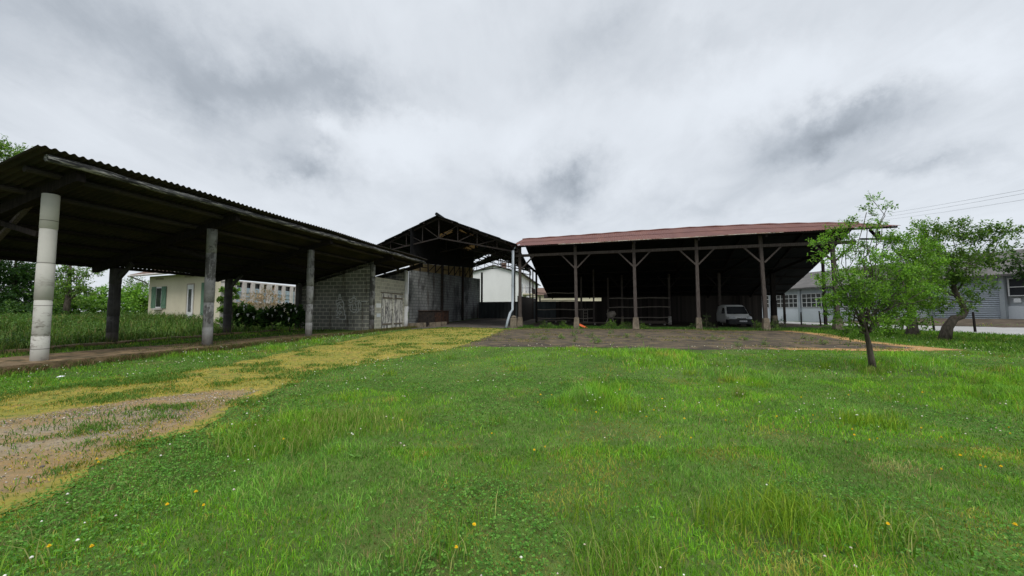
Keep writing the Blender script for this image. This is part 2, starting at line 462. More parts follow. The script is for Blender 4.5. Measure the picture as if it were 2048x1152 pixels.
def blades(P, hgt, wid, lean, col, tipcol=None):
    n = len(P); th = RNG.uniform(0, 2 * np.pi, n); ph = RNG.uniform(0, 2 * np.pi, n)
    side = np.stack([np.cos(th), np.sin(th), np.zeros(n)], 1); dr = np.stack([np.cos(ph), np.sin(ph), np.zeros(n)], 1)
    up = np.array([0, 0, 1.0]); w = wid[:, None] / 2; h = hgt[:, None]; l = lean[:, None]
    mid = P + up * h * .58 + dr * l * .32; tip = P + up * h * (1 - .25 * np.clip(l / (h + 1e-6), 0, 1.4)) + dr * l
    V = np.stack([P - side * w, P + side * w, mid - side * w * .8, mid + side * w * .8, tip], 1).reshape(-1, 3)
    b = (np.arange(n) * 5)[:, None]
    L = np.concatenate([b + np.array([0, 1, 3, 2]), b + np.array([2, 3, 4])], 1).ravel()
    T = np.tile([4, 3], n)
    C = np.repeat(col[:, None, :], 5, 1).reshape(-1, 3)
    return V, L, T, C


def leaves(P, N, size, col, aspect=.55):
    """Rhombic leaves folded a little along the midrib; N: pointing direction."""
    n = len(P); N = N / (np.linalg.norm(N, axis=1, keepdims=True) + 1e-9)
    r = RNG.normal(size=(n, 3)); r[:, 2] *= .6; s_ = np.cross(N, np.array([0, 0, 1.0]) + .55 * r); s_ /= (np.linalg.norm(s_, axis=1, keepdims=True) + 1e-9)
    u = np.cross(s_, N); z = size[:, None]
    V = np.stack([P, P + N * z * .5 + s_ * z * aspect * .5 + u * z * .08, P + N * z, P + N * z * .5 - s_ * z * aspect * .5 + u * z * .08], 1).reshape(-1, 3)
    b = (np.arange(n) * 4)[:, None]
    L = np.concatenate([b + np.array([0, 1, 2]), b + np.array([0, 2, 3])], 1).ravel()
    return V, L, np.full(2 * n, 3), np.repeat(col[:, None, :], 4, 1).reshape(-1, 3)


def join(parts):
    V = []; L = []; T = []; C = []; o = 0
    for (v, l, t, c) in parts:
        V.append(v); L.append(np.asarray(l) + o); T.append(t); C.append(c); o += len(v)
    return np.concatenate(V), np.concatenate(L), np.concatenate(T), np.concatenate(C)


def palette(n, cols, wts, jit=.18):
    cols = np.array(cols); idx = RNG.choice(len(cols), n, p=np.array(wts) / sum(wts))
    c = cols[idx] * (1 + RNG.normal(0, jit, (n, 1))); return np.clip(c, .004, .9)


# ------------------------------------------------------------------ ground sheets
def ax(*segs):
    out = []
    for a, b, st in segs: out.append(np.arange(a, b, st))
    return np.concatenate(out + [[segs[-1][1]]])


gx = ax((-400, -80, 20), (-80, -36, 2), (-36, 44, .3), (44, 80, 2), (80, 400, 20))
gy = ax((-60, -8, 4), (-8, 36, .3), (36, 70, 1), (70, 120, 5), (120, 500, 20))
GX, GY = np.meshgrid(gx, gy, indexing='ij'); fx, fy = GX.ravel(), GY.ravel()
GZ = H(fx, fy)
W = len(gy); ii, jj = np.meshgrid(np.arange(len(gx) - 1), np.arange(W - 1), indexing='ij'); a0 = (ii * W + jj).ravel()
GL = np.stack([a0, a0 + W, a0 + W + 1, a0 + 1], 1).ravel()

m, nt = new_mat('lawn_soil'); s = NT(nt); pos = s.n('ShaderNodeNewGeometry').outputs['Position']
n1 = s.noise(pos, .6, 6, .6); n2 = s.noise(pos, 9, 6, .7); n3 = s.noise(pos, 60, 3, .7)
c = s.mix(s.rng(n1, .35, .65), (.05, .095, .016), (.08, .14, .026))
c = s.mix(s.rng(n2, .45, .7), c, (.085, .10, .03)); c = s.mix(s.rng(n3, .5, .75), c, (.03, .04, .012))
c = s.mix(s.rng(s.noise(s.mapping(pos, loc=(31, 4, 0)), .9, 5, .6), .66, .78), c, (.16, .10, .045))
s.out(s.bsdf(c, .95, n3, .6, .03, .1)); M['lawn'] = m
tag(np_mesh('ground', np.stack([fx, fy, GZ], 1), GL, np.full(len(a0), 4), M['lawn']), kind='structure')


def pxpoly(pts): return [gpt(*p) for p in pts]


TRACK = pxpoly([(-900, 1290), (-420, 1160), (0, 1030), (110, 985), (215, 925), (290, 890), (380, 862), (480, 815), (560, 775), (640, 745), (760, 722), (880, 702), (935, 691), (975, 674), (1008, 659),
                (985, 656), (890, 655), (822, 660), (740, 673), (640, 692), (520, 716), (400, 740), (260, 762), (100, 782), (-60, 800), (-400, 850), (-900, 930)])
GRAVEL = pxpoly([(-700, 985), (-60, 850), (60, 832), (160, 815), (330, 792), (450, 780), (545, 775), (500, 795), (420, 832), (370, 858), (290, 884), (210, 915), (110, 965), (0, 1000), (-300, 1090), (-800, 1180)])
YARD = pxpoly([(922, 693), (975, 674), (1010, 660), (1060, 657), (1300, 658), (1580, 661), (1650, 668), (1725, 681), (1830, 692), (1935, 701), (1800, 703), (1650, 701), (1500, 699), (1400, 700), (1200, 695), (1000, 694)])


def flat_sheet(name, P, mat, off, step=.35, edge=.12, wob=.12, attrs=None, frame=None):
    """A ground-hugging sheet with a ragged outline."""
    out = []; n = len(P)
    for i in range(n):
        a, b = Vector(P[i]), Vector(P[(i + 1) % n]); L = (b - a).length; k = max(1, int(L / edge))
        nrm = Vector((-(b - a).y, (b - a).x)).normalized()
        for j in range(k):
            q = a.lerp(b, j / k); d = (float(fbm(q.x * 1.7, q.y * 1.7, 21, 4)) - .5) * 2 * wob
            out.append(q + nrm * d)
    xs = [p.x for p in out]; ys = [p.y for p in out]
    X, Y = np.meshgrid(np.arange(min(xs), max(xs), step), np.arange(min(ys), max(ys), step)); X = X.ravel(); Y = Y.ravel()
    keep = poly_sdf(X, Y, P) < -wob - .1
    pts = out + [Vector((x, y)) for x, y in zip(X[keep], Y[keep])]
    ne = len(out)
    vs, es, fs, *_ = delaunay_2d_cdt(pts, [(i, (i + 1) % ne) for i in range(ne)], [], 1, 1e-4)
    V = np.array([(p.x, p.y) for p in vs]); Z = H(V[:, 0], V[:, 1]) + off
    V3 = np.column_stack([V, Z]); A = {k: f(V[:, 0], V[:, 1]) for k, f in (attrs or {}).items()}
    if frame:
        V3 = np.array([frame.l(p) for p in V3])
    L = [i for f in fs for i in f]
    o = np_mesh(name, V3, L, [len(f) for f in fs], mat, attrs=A)
    if frame:
        o.location = frame.o; o.rotation_euler = (0, 0, -frame.a)
    return tag(o, kind='structure')


m, nt = new_mat('mossy_track'); s = NT(nt); pos = s.n('ShaderNodeNewGeometry').outputs['Position']
g = s.attr('gravel'); n1 = s.noise(pos, 1.1, 6, .65); n2 = s.noise(pos, 7, 6, .7); n3 = s.noise(pos, 45, 5, .7)
vor = s.n('ShaderNodeTexVoronoi', inp={'Vector': pos, 'Scale': 26.0})
moss = s.mix(s.rng(n1, .35, .62), (.265, .205, .042), (.185, .175, .034)); moss = s.mix(s.rng(n2, .48, .62), moss, (.08, .105, .024)); moss = s.mix(s.rng(s.noise(s.mapping(pos, loc=(2, 8, 0)), 3.1, 6, .7), .55, .68), moss, (.20, .12, .045))
orange = s.mix(s.rng(n2, .4, .6), (.235, .155, .075), (.19, .14, .07))
grav = s.mix(vor.outputs['Color'], (.175, .145, .10), (.285, .24, .17)); grav = s.mix(s.rng(n3, .5, .7), grav, (.09, .08, .07))
gf = s.math('ADD', g, s.math('MULTIPLY', s.math('SUBTRACT', n1, .5), 1.6))
gf2 = s.math('ADD', g, s.math('MULTIPLY', s.math('SUBTRACT', s.noise(s.mapping(pos, loc=(5, 9, 0)), 1.5, 6, .7), .5), 2.4))
c = s.mix(s.rng(gf, .25, .5), moss, orange); c = s.mix(s.math('MULTIPLY', s.rng(gf2, .7, 1.3), .9), c, grav)
c = s.mix(s.math('MULTIPLY', s.rng(n3, .55, .8), .5), c, (.06, .05, .02))
s.out(s.bsdf(c, .95, n3, .7, .03, .1)); M['track'] = m
flat_sheet('track', TRACK, M['track'], .009, .4, .12, .3, {'gravel': lambda x, y: 1 - sstep(-.9, .5, poly_sdf(x, y, GRAVEL))})

BF = Frame((.64, 30.54), R(15), 0.28)       # the timber barn's frame: x along its open front, y into it
m, nt = new_mat('worn_yard_surface'); s = NT(nt); v = s.obj()
n1 = s.noise(v, .55, 6, .65); n2 = s.noise(s.mapping(v, (.8, 1.1, 1)), 1.9, 7, .75); n3 = s.noise(v, 30, 5, .7)
c = s.mix(s.rng(n1, .35, .65), (.034, .029, .023), (.062, .051, .037)); c = s.mix(s.rng(n2, .46, .60), c, (.115, .086, .052))
sx = s.n('ShaderNodeSeparateXYZ', inp={0: v}); wy = s.math('ADD', sx.outputs[1], s.math('MULTIPLY', s.noise(v, .8, 4), .5))
jl = s.math('ABSOLUTE', s.math('SUBTRACT', s.math('FRACT', s.math('MULTIPLY', wy, .30)), .5))
c = s.mix(s.rng(jl, .02, .005), c, (.15, .115, .07))
e = s.math('ADD', s.attr('edge'), s.math('MULTIPLY', s.math('SUBTRACT', s.noise(v, 1.6, 5, .6), .5), 1.5))
c = s.mix(s.rng(e, .55, .78), c, (.30, .18, .075)); c = s.mix(s.math('MULTIPLY', s.rng(n3, .5, .75), .6), c, (.03, .027, .022))
s.out(s.bsdf(c, .95, n3, .6, .02, .1)); M['yard'] = m
flat_sheet('yard', YARD, M['yard'], .010, .4, .15, .15, {'edge': lambda x, y: sstep(-2.0, .0, poly_sdf(x, y, YARD)) * sstep(3, 14, x)}, BF)
m, nt = new_mat('dark_gravel_floor'); s = NT(nt); pos = s.n('ShaderNodeNewGeometry').outputs['Position']
n1 = s.noise(pos, .5, 6, .65); n3 = s.noise(pos, 14, 5, .7)
c = s.mix(s.rng(n1, .35, .65), (.07, .062, .055), (.12, .105, .09)); c = s.mix(s.rng(n3, .5, .7), c, (.045, .04, .035))
s.out(s.bsdf(c, .95, n3, .5, .03, .1)); M['floor'] = m
HALLFLOOR = [gpt(822, 659), gpt(890, 654), gpt(1006, 657), BF.w(-.3, .6)[:2], BF.w(-.3, 15)[:2], (-3.6, 46), (-8.0, 31.5)]
flat_sheet('hall_floor', [tuple(p) for p in HALLFLOOR], M['floor'], .016, .8, .3, .1)
BARNFLOOR = [tuple(BF.w(a, b)[:2]) for a, b in ((-.2, 1.6), (23, 1.6), (23.3, 17), (0, 17))]
m2 = mottled('bare_dry_earth', (.045, .036, .028), (.075, .06, .045), None, 1.2, rough=.95, bump=.5)
flat_sheet('barn_floor', BARNFLOOR, m2, .02, 1.0, .3, .25)
ROAD = [(25.9, 14), (25.4, 20), (25.0, 25), (25.9, 36), (27.5, 60), (33, 60), (31.0, 44), (29.8, 34), (30.2, 28), (31.0, 22), (31.4, 14)]
m, nt = new_mat('pale_road'); s = NT(nt); pos = s.n('ShaderNodeNewGeometry').outputs['Position']
n1 = s.noise(pos, .8, 6, .6); n3 = s.noise(pos, 40, 4, .7)
c = s.mix(n1, (.24, .235, .225), (.31, .305, .295)); c = s.mix(s.math('MULTIPLY', n3, .3), c, (.16, .15, .14))
s.out(s.bsdf(c, .9, n3, .3)); M['road'] = m
flat_sheet('road', ROAD, M['road'], .025, .8, .3, .06)
BANK = [(31.4, 18), (30.6, 24), (30.2, 33), (31.3, 41), (33.2, 41), (34.6, 30), (36, 18)]
flat_sheet('earth_bank', BANK, mottled('dark_earth', (.06, .045, .032), (.10, .078, .055), (.05, .06, .025), 1.1, bump=.6), .03, .5, .2, .15)

# ------------------------------------------------------------------ open shed on the left
SF = Frame((-12.84, 10.47), SA, 0.0)
shed = empty('open_shed', SF.o, -SA, 'long open lean-to shed with dark corrugated roof on round concrete columns', 'shed')
cols_w = [(-12.74, 10.47), (-11.8, 15.0), (-10.62, 20.2), (-9.52, 26.2), (-8.4, 30.5)]
cl = [SF.l((*p, 0)) for p in cols_w]
SLOPE = .25; ZF = 5.12                       # roof underside height over the front column line


def roofz(x): return ZF + SLOPE * x          # x>0 is in front of the columns


def column(x, y, z0, z1, r, mat, stain=None):
    mb = MB(); prof = []
    n = 5; zz = z0
    for k in range(n):
        zt = z0 + (z1 - z0) * (k + 1) / n; o = random.uniform(-.008, .008)
        prof += [(r + o, zz), (r + o, zt - .015), (r + o - .008, zt - .008)]; zz = zt
    mb.lathe((x, y, 0), prof, 24)
    return mb.build('column', mat, shed, smooth=False)


cm = [M['pipe_pale'], M['pipe_mid'], M['pipe_mid'], M['pipe_mid'], M['pipe_white']]
for i, p in enumerate(cl):
    w = cols_w[i]
    o = column(0 if i else 0, p.y, min(.1, h1(*w) - .1) if i != 2 else .05, 4.82, .172, cm[i])
    o.data.polygons.foreach_set('use_smooth', [len(f.vertices) == 4 for f in o.data.polygons])
    o.location.x = p.x
tag(shed.children[0], 'pale concrete column with damp stains')
tag(shed.children[4], 'whitewashed concrete column')
BACKX = -5.85
for i, yy in enumerate((SF.hitX(228, 610, BACKX).y, SF.hitX(456, 610, BACKX).y, cl[0].y + .5)):
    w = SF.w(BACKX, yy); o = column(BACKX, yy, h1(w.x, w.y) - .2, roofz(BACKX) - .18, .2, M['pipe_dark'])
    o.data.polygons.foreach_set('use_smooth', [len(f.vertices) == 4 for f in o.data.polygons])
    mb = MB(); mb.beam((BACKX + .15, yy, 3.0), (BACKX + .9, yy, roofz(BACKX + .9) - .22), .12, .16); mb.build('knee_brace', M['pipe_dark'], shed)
Y0, Y1 = -1.02, 20.6
# corrugated roof: real corrugation across, sheet overlaps down the slope
rows = [(1.62, -1.1), (-.9, -3.8), (-3.6, -6.5)]
mb = MB(); pitch = .178; nn = int((Y1 - Y0) / pitch * 6)
for ri, (xa, xb) in enumerate(rows):
    def fn(i, j, xa=xa, xb=xb, ri=ri):
        y = Y0 + (Y1 - Y0) * i / nn; x = xa + (xb - xa) * j / 2
        sheetk = math.floor(y / 1.06); jog = (math.sin(sheetk * 12.9) * .5) * .03
        if ri == 0 and j == 0: x += jog * 1.3
        return (x, y, roofz(x) + .13 + .028 * math.cos(2 * math.pi * y / pitch) - .014 * ri + jog * .25 + .02 * math.sin(y * .8 + ri))
    mb.sheet(fn, nn, 2, .008)
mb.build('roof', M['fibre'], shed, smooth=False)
for k, x in enumerate((1.42, .55, -.75, -1.9, -3.1, -4.3, -5.5, -6.3)):
    mb = MB()
    if k == 0:
        mb.tube([(x, Y0 + .25 + j * (Y1 - Y0 - .4) / 24, roofz(x) - .055 + .018 * math.sin(j * 1.7)) for j in range(25)], [.095 + .012 * math.sin(j * 2.3) for j in range(25)], 8)
        mb.build('purlin', M['fibre_edge'], shed)['label'] = 'weathered front purlin with flaking pale paint'
    else:
        mb.tube([(x, Y0 + .3, roofz(x) - .02), (x, Y1 - .3, roofz(x) - .02)], .085 if k < 3 else .07, 8); mb.build('purlin', M['fibre'] if k < 3 else M['wood_dark'], shed)
for i, p in enumerate(cl):
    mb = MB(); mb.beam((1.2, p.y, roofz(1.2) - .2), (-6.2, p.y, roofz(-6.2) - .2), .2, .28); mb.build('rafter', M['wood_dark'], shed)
    mb = MB(); mb.beam((-.3, p.y, roofz(-2.6) - .75), (-2.2, p.y, roofz(-2.2) - .36), .1, .14); mb.build('strut', M['wood_dark'], shed)
mb = MB(); a = SF.hitY(32, 428, 2.2); b = SF.hitY(76, 500, 2.2)
mb.beam((-.5, .1, 4.9), (-3.3, .3, 3.2), .11, .09); mb.build('strut', M['wood'], shed)
# block store at the far end
y4, y5 = cl[3].y, cl[4].y
mb = MB(); xb = BACKX - .1; zb = -.1
prof = [(-.16, zb), (xb, zb + .1), (xb, roofz(xb) - .1), (-.16, roofz(-.16) - .1)]
mb.prism(prof, (1, 0, 0), (0, 0, 1), (0, y4 - .1, 0), (0, .2, 0)); side_wall = mb.build('block_wall', M['block'], shed); side_wall['label'] = 'dark grey block side wall with graffiti'
mb = MB(); mb.box((-.30, (y4 + y5) / 2, -.05), (.2, y5 - y4 - .3, 3.98)); fw = mb.build('block_wall', M['block_pale'], shed); fw['label'] = 'pale block front wall with a boarded door'
mb = MB(); mb.prism([(-.3, 0), (xb, 0), (xb, roofz(xb) - .02), (-.3, roofz(-.3) - .02)], (1, 0, 0), (0, 0, 1), (0, y5 - .1, 0), (0, .2, 0)); mb.build('block_wall', M['block'], shed)
mb = MB(); mb.box((xb - .1, (y4 + y5) / 2, -.05), (.2, y5 - y4 + .2, roofz(xb))); mb.build('block_wall', M['block'], shed)
mb = MB(); mb.box((xb + .02, y4 - .28, -.05), (.28, .28, roofz(xb) - .05)); mb.build('corner_pier', M['pipe_dark'], shed)
# door leaves on the front wall (plane x = .05)
dl = [SF.hitX(px, 620, -.2).y for px in (762.8, 783.6, 786.0, 803.8)]
ztop = SF.hitX(774, 587, -.2).z; zbot = SF.hitX(774, 656.5, -.2).z
for k in (0, 1):
    ya, yb = dl[2 * k], dl[2 * k + 1]
    mb = MB(); mb.box((-.175, (ya + yb) / 2, zbot), (.05, yb - ya - .02, ztop - zbot - .06 * k)); d = mb.build('door', M['planks'], shed)
    for zz in (zbot + .25, ztop - .38):
        mb = MB(); mb.box((-.138, (ya + yb) / 2, zz), (.024, yb - ya - .12, .11)); mb.build('batten', M['wood_pale'], d)
mb = MB(); mb.box((-.125, dl[1] - .1, (zbot + ztop) / 2), (.05, .03, .16)); mb.build('door_handle', M['steel'], d)
mb = MB()
mb.box((-.19, (dl[0] + dl[3]) / 2, ztop + .01), (.06, dl[3] - dl[0] + .25, .07)); mb.build('door_lintel', M['wood_pale'], shed)
for (pa, pb, qa, qb) in ((752, 762, 607, 615), (753, 761, 627, 634)):
    a = SF.hitX(pa, qb, -.2); b = SF.hitX(pb, qa, -.2)
    mb = MB(); mb.box((-.194, (a.y + b.y) / 2, a.z), (.012, abs(b.y - a.y), abs(b.z - a.z))); mb.build('notice_board', M['sign'] if qa < 620 else M['workwall'], shed)
# graffiti: sprayed outlines as thin raised paint on the side wall (plane y = y4-.1)
def gz(strokes, nm, wd):
    wd *= 1.25; mb = MB()
    for st in strokes:
        pts = []
        for (zx, zy) in st:
            p = SF.hitY(660 + zx / 16.46, 580 + zy / 16.46, y4 - .1); pts.append((p.x, p.z))
        for (x0, z0), (x1, z1) in zip(pts, pts[1:]):
            L = math.hypot(x1 - x0, z1 - z0) + 1e-6; nx, nz = -(z1 - z0) / L * wd, (x1 - x0) / L * wd; ex, ez = (x1 - x0) / L * wd * .6, (z1 - z0) / L * wd * .6
            yy = y4 - .1 - random.uniform(.003, .006)
            mb.add([(x0 + nx - ex, yy, z0 + nz - ez), (x0 - nx - ex, yy, z0 - nz - ez), (x1 - nx + ex, yy, z1 - nz + ez), (x1 + nx + ex, yy, z1 + nz + ez)], [(0, 1, 2, 3)])
    return mb.build(nm, M['paint_mark'], shed)
gz([[(265, 290), (300, 250), (300, 160), (345, 150), (345, 240), (375, 260)],
    [(205, 460), (200, 360), (290, 320), (375, 305), (435, 390), (320, 400), (215, 460), (255, 520), (260, 600), (215, 690), (255, 750), (255, 825), (200, 835)],
    [(435, 390), (455, 470), (455, 540), (435, 600), (480, 690), (470, 800), (520, 835), (505, 960), (430, 970), (315, 955)],
    [(265, 520), (310, 455), (350, 510), (400, 560), (330, 620), (300, 560)], [(300, 690), (385, 730), (320, 810), (290, 760), (300, 690)], [(330, 570), (400, 560)],
    [(210, 905), (290, 905)]], 'graffiti', .026)
gz([[(760, 270), (750, 215), (790, 185), (825, 215), (800, 255), (770, 235)], [(620, 320), (690, 300), (740, 270), (830, 270), (855, 330)],
    [(620, 320), (635, 400), (690, 420), (740, 380), (740, 320)], [(855, 330), (820, 420), (870, 560), (880, 640), (830, 730), (770, 735), (700, 690), (650, 620), (700, 480), (610, 510)],
    [(690, 470), (760, 480), (740, 560), (735, 640), (860, 650)], [(870, 380), (940, 350), (985, 350), (930, 420), (935, 560), (930, 690), (885, 740)],
    [(960, 400), (1010, 400), (1015, 540), (1010, 640), (960, 660)], [(1030, 370), (1240, 375)]], 'graffiti', .022)
# floor slab
mb = MB()
def slabz(x, y): p = SF.w(x, y); return max(.285 + .008 * (fbm(p.x * 2, p.y * 2, 4) - .5), 0) - .0
xs_, ys_ = 12, 60
def slabpt(i, j):
    y = -9 + 29.6 * i / ys_; x = .75 - 2.6 * j / 8 + .16 * (float(fbm(y * .9, j * .2, 9)) - .5) * (1 if j in (0, 8) else .2)
    return (x, y, .27 + .012 * math.sin(y * .7))
mb.sheet(slabpt, ys_, 8, .4); sl = mb.build('concrete_slab', M['slab'], None); sl.location = SF.o; sl.rotation_euler = (0, 0, -SA); tag(sl, kind='structure')
mb = MB()
def kpt(i, j):
    y = -3 + 23 * i / 40; x = BACKX + .55 - .6 * j / 2; p = SF.w(x, y)
    return (x + .1 * math.sin(y * 3.1), y, max(.24, h1(p.x, p.y) + .1) + .02 * math.sin(y * 2))
mb.sheet(kpt, 40, 2, .35); kb = mb.build('kerb', M['slab'], None); kb.location = SF.o; kb.rotation_euler = (0, 0, -SA); tag(kb, kind='structure')

# ------------------------------------------------------------------ gabled hall in the middle
HF = Frame((-6.0, 31.2), SA, 0.0)
hall = empty('gabled_hall', HF.o, -SA, 'tall open gabled hall with dark trussed roof and sooty block side wall', 'hall')
apF = HF.hitY(874, 430, -.4); reF = HF.hitY(1034, 489, -.4); leF = HF.hitY(744, 494, -.4)
bk = 22.0
apB = HF.hitY(1002, 515, bk); reB = HF.hitY(1062, 543, bk); leB = HF.hitY(938, 535, bk - 1)
NC, NL = 6, 16


def slope_pt(side, u, v):
    a = apF.lerp(apB, v); e = (reF if side > 0 else leF).lerp(reB if side > 0 else leB, v); return a.lerp(e, u)


SKYQ = [[(922, 495.5), (942, 487), (955, 492), (934, 502.5)], [(875, 470.5), (902, 458), (908, 463.5), (881, 475.5)]]
SKYR = [[(919, 457), (948, 468.5), (946, 471), (918, 460)], [(964, 486), (990, 497), (987, 499), (963, 489)]]
GAPQ = [(942, 527.5), (949, 519.5), (979, 507), (983, 510), (961, 521)]
mbR, mbS = MB(), [MB() for _ in range(4)]
NC, NL = 30, 48
for side in (-1, 1):
    for i in range(NC):
        for j in range(NL):
            step = .045 * ((i % 8) / 8); up_ = Vector((0, 0, step))
            q = [slope_pt(side, i / NC, j / NL) + up_, slope_pt(side, (i + 1) / NC, j / NL) + up_, slope_pt(side, (i + 1) / NC, (j + 1) / NL) + up_, slope_pt(side, i / NC, (j + 1) / NL) + up_]
            c = (q[0] + q[2]) / 2; pw = proj(HF.w(*c)); tgt = mbR; X_, Y_ = np.array([pw[0]]), np.array([pw[1]])
            for k, Q in enumerate(SKYQ if side < 0 else SKYR):
                if poly_sdf(X_, Y_, Q)[0] < 0: tgt = mbS[k + (0 if side < 0 else 2)]
            if side < 0 and poly_sdf(X_, Y_, GAPQ)[0] < 0: continue
            lo = [p - Vector((0, 0, .065)) for p in q]
            tgt.add(q + lo, [(0, 1, 2, 3), (7, 6, 5, 4), (0, 4, 5, 1), (1, 5, 6, 2), (2, 6, 7, 3), (3, 7, 4, 0)])
mbR.build('roof', M['green_roof'], hall)
for q_ in mbS:
    if q_.v: q_.build('skylight', M['clear'], hall)
mb = MB(); mb.tube([apF + Vector((0, -.1, .06)), apB + Vector((0, 0, .06))], .14, 8); mb.build('ridge_cap', M['green_roof'], hall)


def truss(v, nm='truss', w=.1, rise=.62):
    mb = MB(); a = slope_pt(1, 0, v) - Vector((0, 0, .14)); 
    ctr = a - Vector((0, 0, (a.z - slope_pt(1, 1, v).z) * rise + .1))
    for side in (-1, 1):
        e = slope_pt(side, 1, v) - Vector((0, 0, .14)); foot = e - Vector((0, 0, .38)); 
        mb.beam(a, e, w, w * 1.4); mb.beam(ctr, foot, w * .8, w)
        prev = ctr
        for k in range(1, 4):
            t = k / 4; top = a.lerp(e, t); bot = ctr.lerp(foot, t)
            mb.beam(top - Vector((0, 0, .02)), bot, w * .6, w * .6, (0, 1, 0)); mb.beam(a.lerp(e, t) if k % 2 == 0 else top, ctr.lerp(foot, (k - 1) / 4), w * .55, w * .55, (0, 1, 0))
        mb.beam(e, foot, w * .7, w * .7, (0, 1, 0))
    mb.beam(a, ctr, w * .8, w * .8, (0, 1, 0))
    return mb.build(nm, M['steel'], hall)


for v in (.02, .25, .48, .72, .995): truss(v)
for side in (-1, 1):
    for u in (.2, .42, .64, .86):
        mb = MB(); mb.beam(slope_pt(side, u, .0) - Vector((0, 0, .12)), slope_pt(side, u, 1) - Vector((0, 0, .12)), .08, .1); mb.build('purlin', M['steel'], hall)
# sooty side wall, clerestory of yellowed sheets over it
wa = HF.l((-8.25, 31.3, 0)); wb = HF.l((-3.95, 47.5, 0))
def wallpt(t, z): p = wa.lerp(wb, t); return Vector((p.x, p.y, z))
NX = 12; nrm = Vector(((wb - wa).y, -(wb - wa).x, 0)).normalized() * .2
def wall_panel(mb, z0, z1, off, thick, n=NX, t0=0, t1=1):
    vs = []; fs = []
    for k in range(n + 1):
        t = t0 + (t1 - t0) * k / n
        for dz in (z0(t), z1(t)):
            p = wallpt(t, dz) + nrm.normalized() * off; vs.append(p); vs.append(p - nrm.normalized() * thick)
    for k in range(n):
        a, b = 4 * k, 4 * k + 4
        fs += [(a, b, b + 2, a + 2), (a + 1, a + 3, b + 3, b + 1), (a + 2, b + 2, b + 3, a + 3), (a, a + 1, b + 1, b)]
    e = 4 * n; fs += [(0, 2, 3, 1), (e, e + 1, e + 3, e + 2)]
    mb.add(vs, fs)
WZ = lambda t: 4.95 + .62 * t
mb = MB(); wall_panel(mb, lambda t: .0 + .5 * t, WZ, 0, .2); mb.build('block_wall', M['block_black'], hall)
def HT(px, py):                              # on the wall plane: parameter t and height
    d = ray(px, py); c = Vector((0, 0, CAMZ)); A = HF.w(*wa); B = HF.w(*wb); n = Vector(((B - A).y, -(B - A).x, 0))
    k = (A - c).dot(n) / d.dot(n); p = c + d * k; return (p - A).length / (B - A).length, p.z
tp = [HT(845, 519), HT(938, 533)]
PZ = lambda t: tp[0][1] + (tp[1][1] - tp[0][1]) * (t - tp[0][0]) / (tp[1][0] - tp[0][0])
tE = HT(940, 545)[0]
mb = MB(); wall_panel(mb, lambda t: WZ(t) + .02, PZ, -.12, .03, 10, 0, tE); mb.build('clerestory_sheet', M['clear'], hall)
def RZ(t):
    p = wallpt(t, 0); v = p.y / bk; a = apF.lerp(apB, v); e = leF.lerp(leB, v); return a.z + (e.z - a.z) * (p.x - a.x) / (e.x - a.x) - .09
mb = MB(); wall_panel(mb, PZ, RZ, -.05, .05, 10, 0, tE); mb.build('eave_boards', M['soot'], hall)  # added dark sheet, coloured to merge with the shaded roof underside
for k in range(10):
    t0_, t1_ = tE * k / 10, tE * (k + 1) / 10; o_ = nrm.normalized() * .04
    mb = MB(); mb.beam(wallpt(t0_, WZ(t0_)) + o_, wallpt(t0_, PZ(t0_)) + o_, .09, .09)
    if k % 3 != 1: mb.beam(wallpt(t0_, WZ(t0_)) + o_, wallpt(t1_, PZ(t1_)) + o_, .06, .06)
    else: mb.beam(wallpt(t0_, (WZ(t0_) + PZ(t0_)) / 2) + o_, wallpt(t1_, (WZ(t1_) + PZ(t1_)) / 2) + o_, .06, .06)
    mb.build('lattice_post', M['steel'], hall)
for px in (876, 921, 963):
    t = min(HT(px, 600)[0], 1.02); mb = MB(); p = wallpt(t, .2); mb.box((p.x + nrm.x * .6, p.y + nrm.y * .6, .2), (.2, .2, PZ(min(t, tE)) - .2 if px < 940 else 6.2)); mb.build('post', M['steel'], hall)
for px in (1029.5, 1060, 1066):
    q = HF.hitY(px, 632, 14 if px > 1050 else 6); mb = MB(); mb.box((q.x, q.y, .3), (.13 if px > 1050 else .1, .13, 6.2)); mb.build('post', M['steel'], hall)
# downpipe and gutter at the corner
dp = [BF.l(at(px, py, Y)) for px, py, Y in ((1040, 491, 29.9), (1030, 494, 29.8), (1026, 502, 29.7), (1025.5, 560, 29.7), (1025, 619, 29.7), (1020.5, 626, 29.55), (1016, 640, 29.4), (1012, 656, 29.2))]
dpw = [HF.l(BF.w(*p)) for p in dp]
mb = MB(); mb.tube(dpw, .10, 12); dpo = mb.build('downpipe', M['zinc'], hall, smooth=True)
for k in (3, 4):
    mb = MB(); p = dpw[2].lerp(dpw[4], .3 * (k - 2)); mb.lathe((p.x, p.y, p.z), [(.115, 0), (.115, .1)], 14); mb.build('pipe_collar', M['zinc'], dpo)

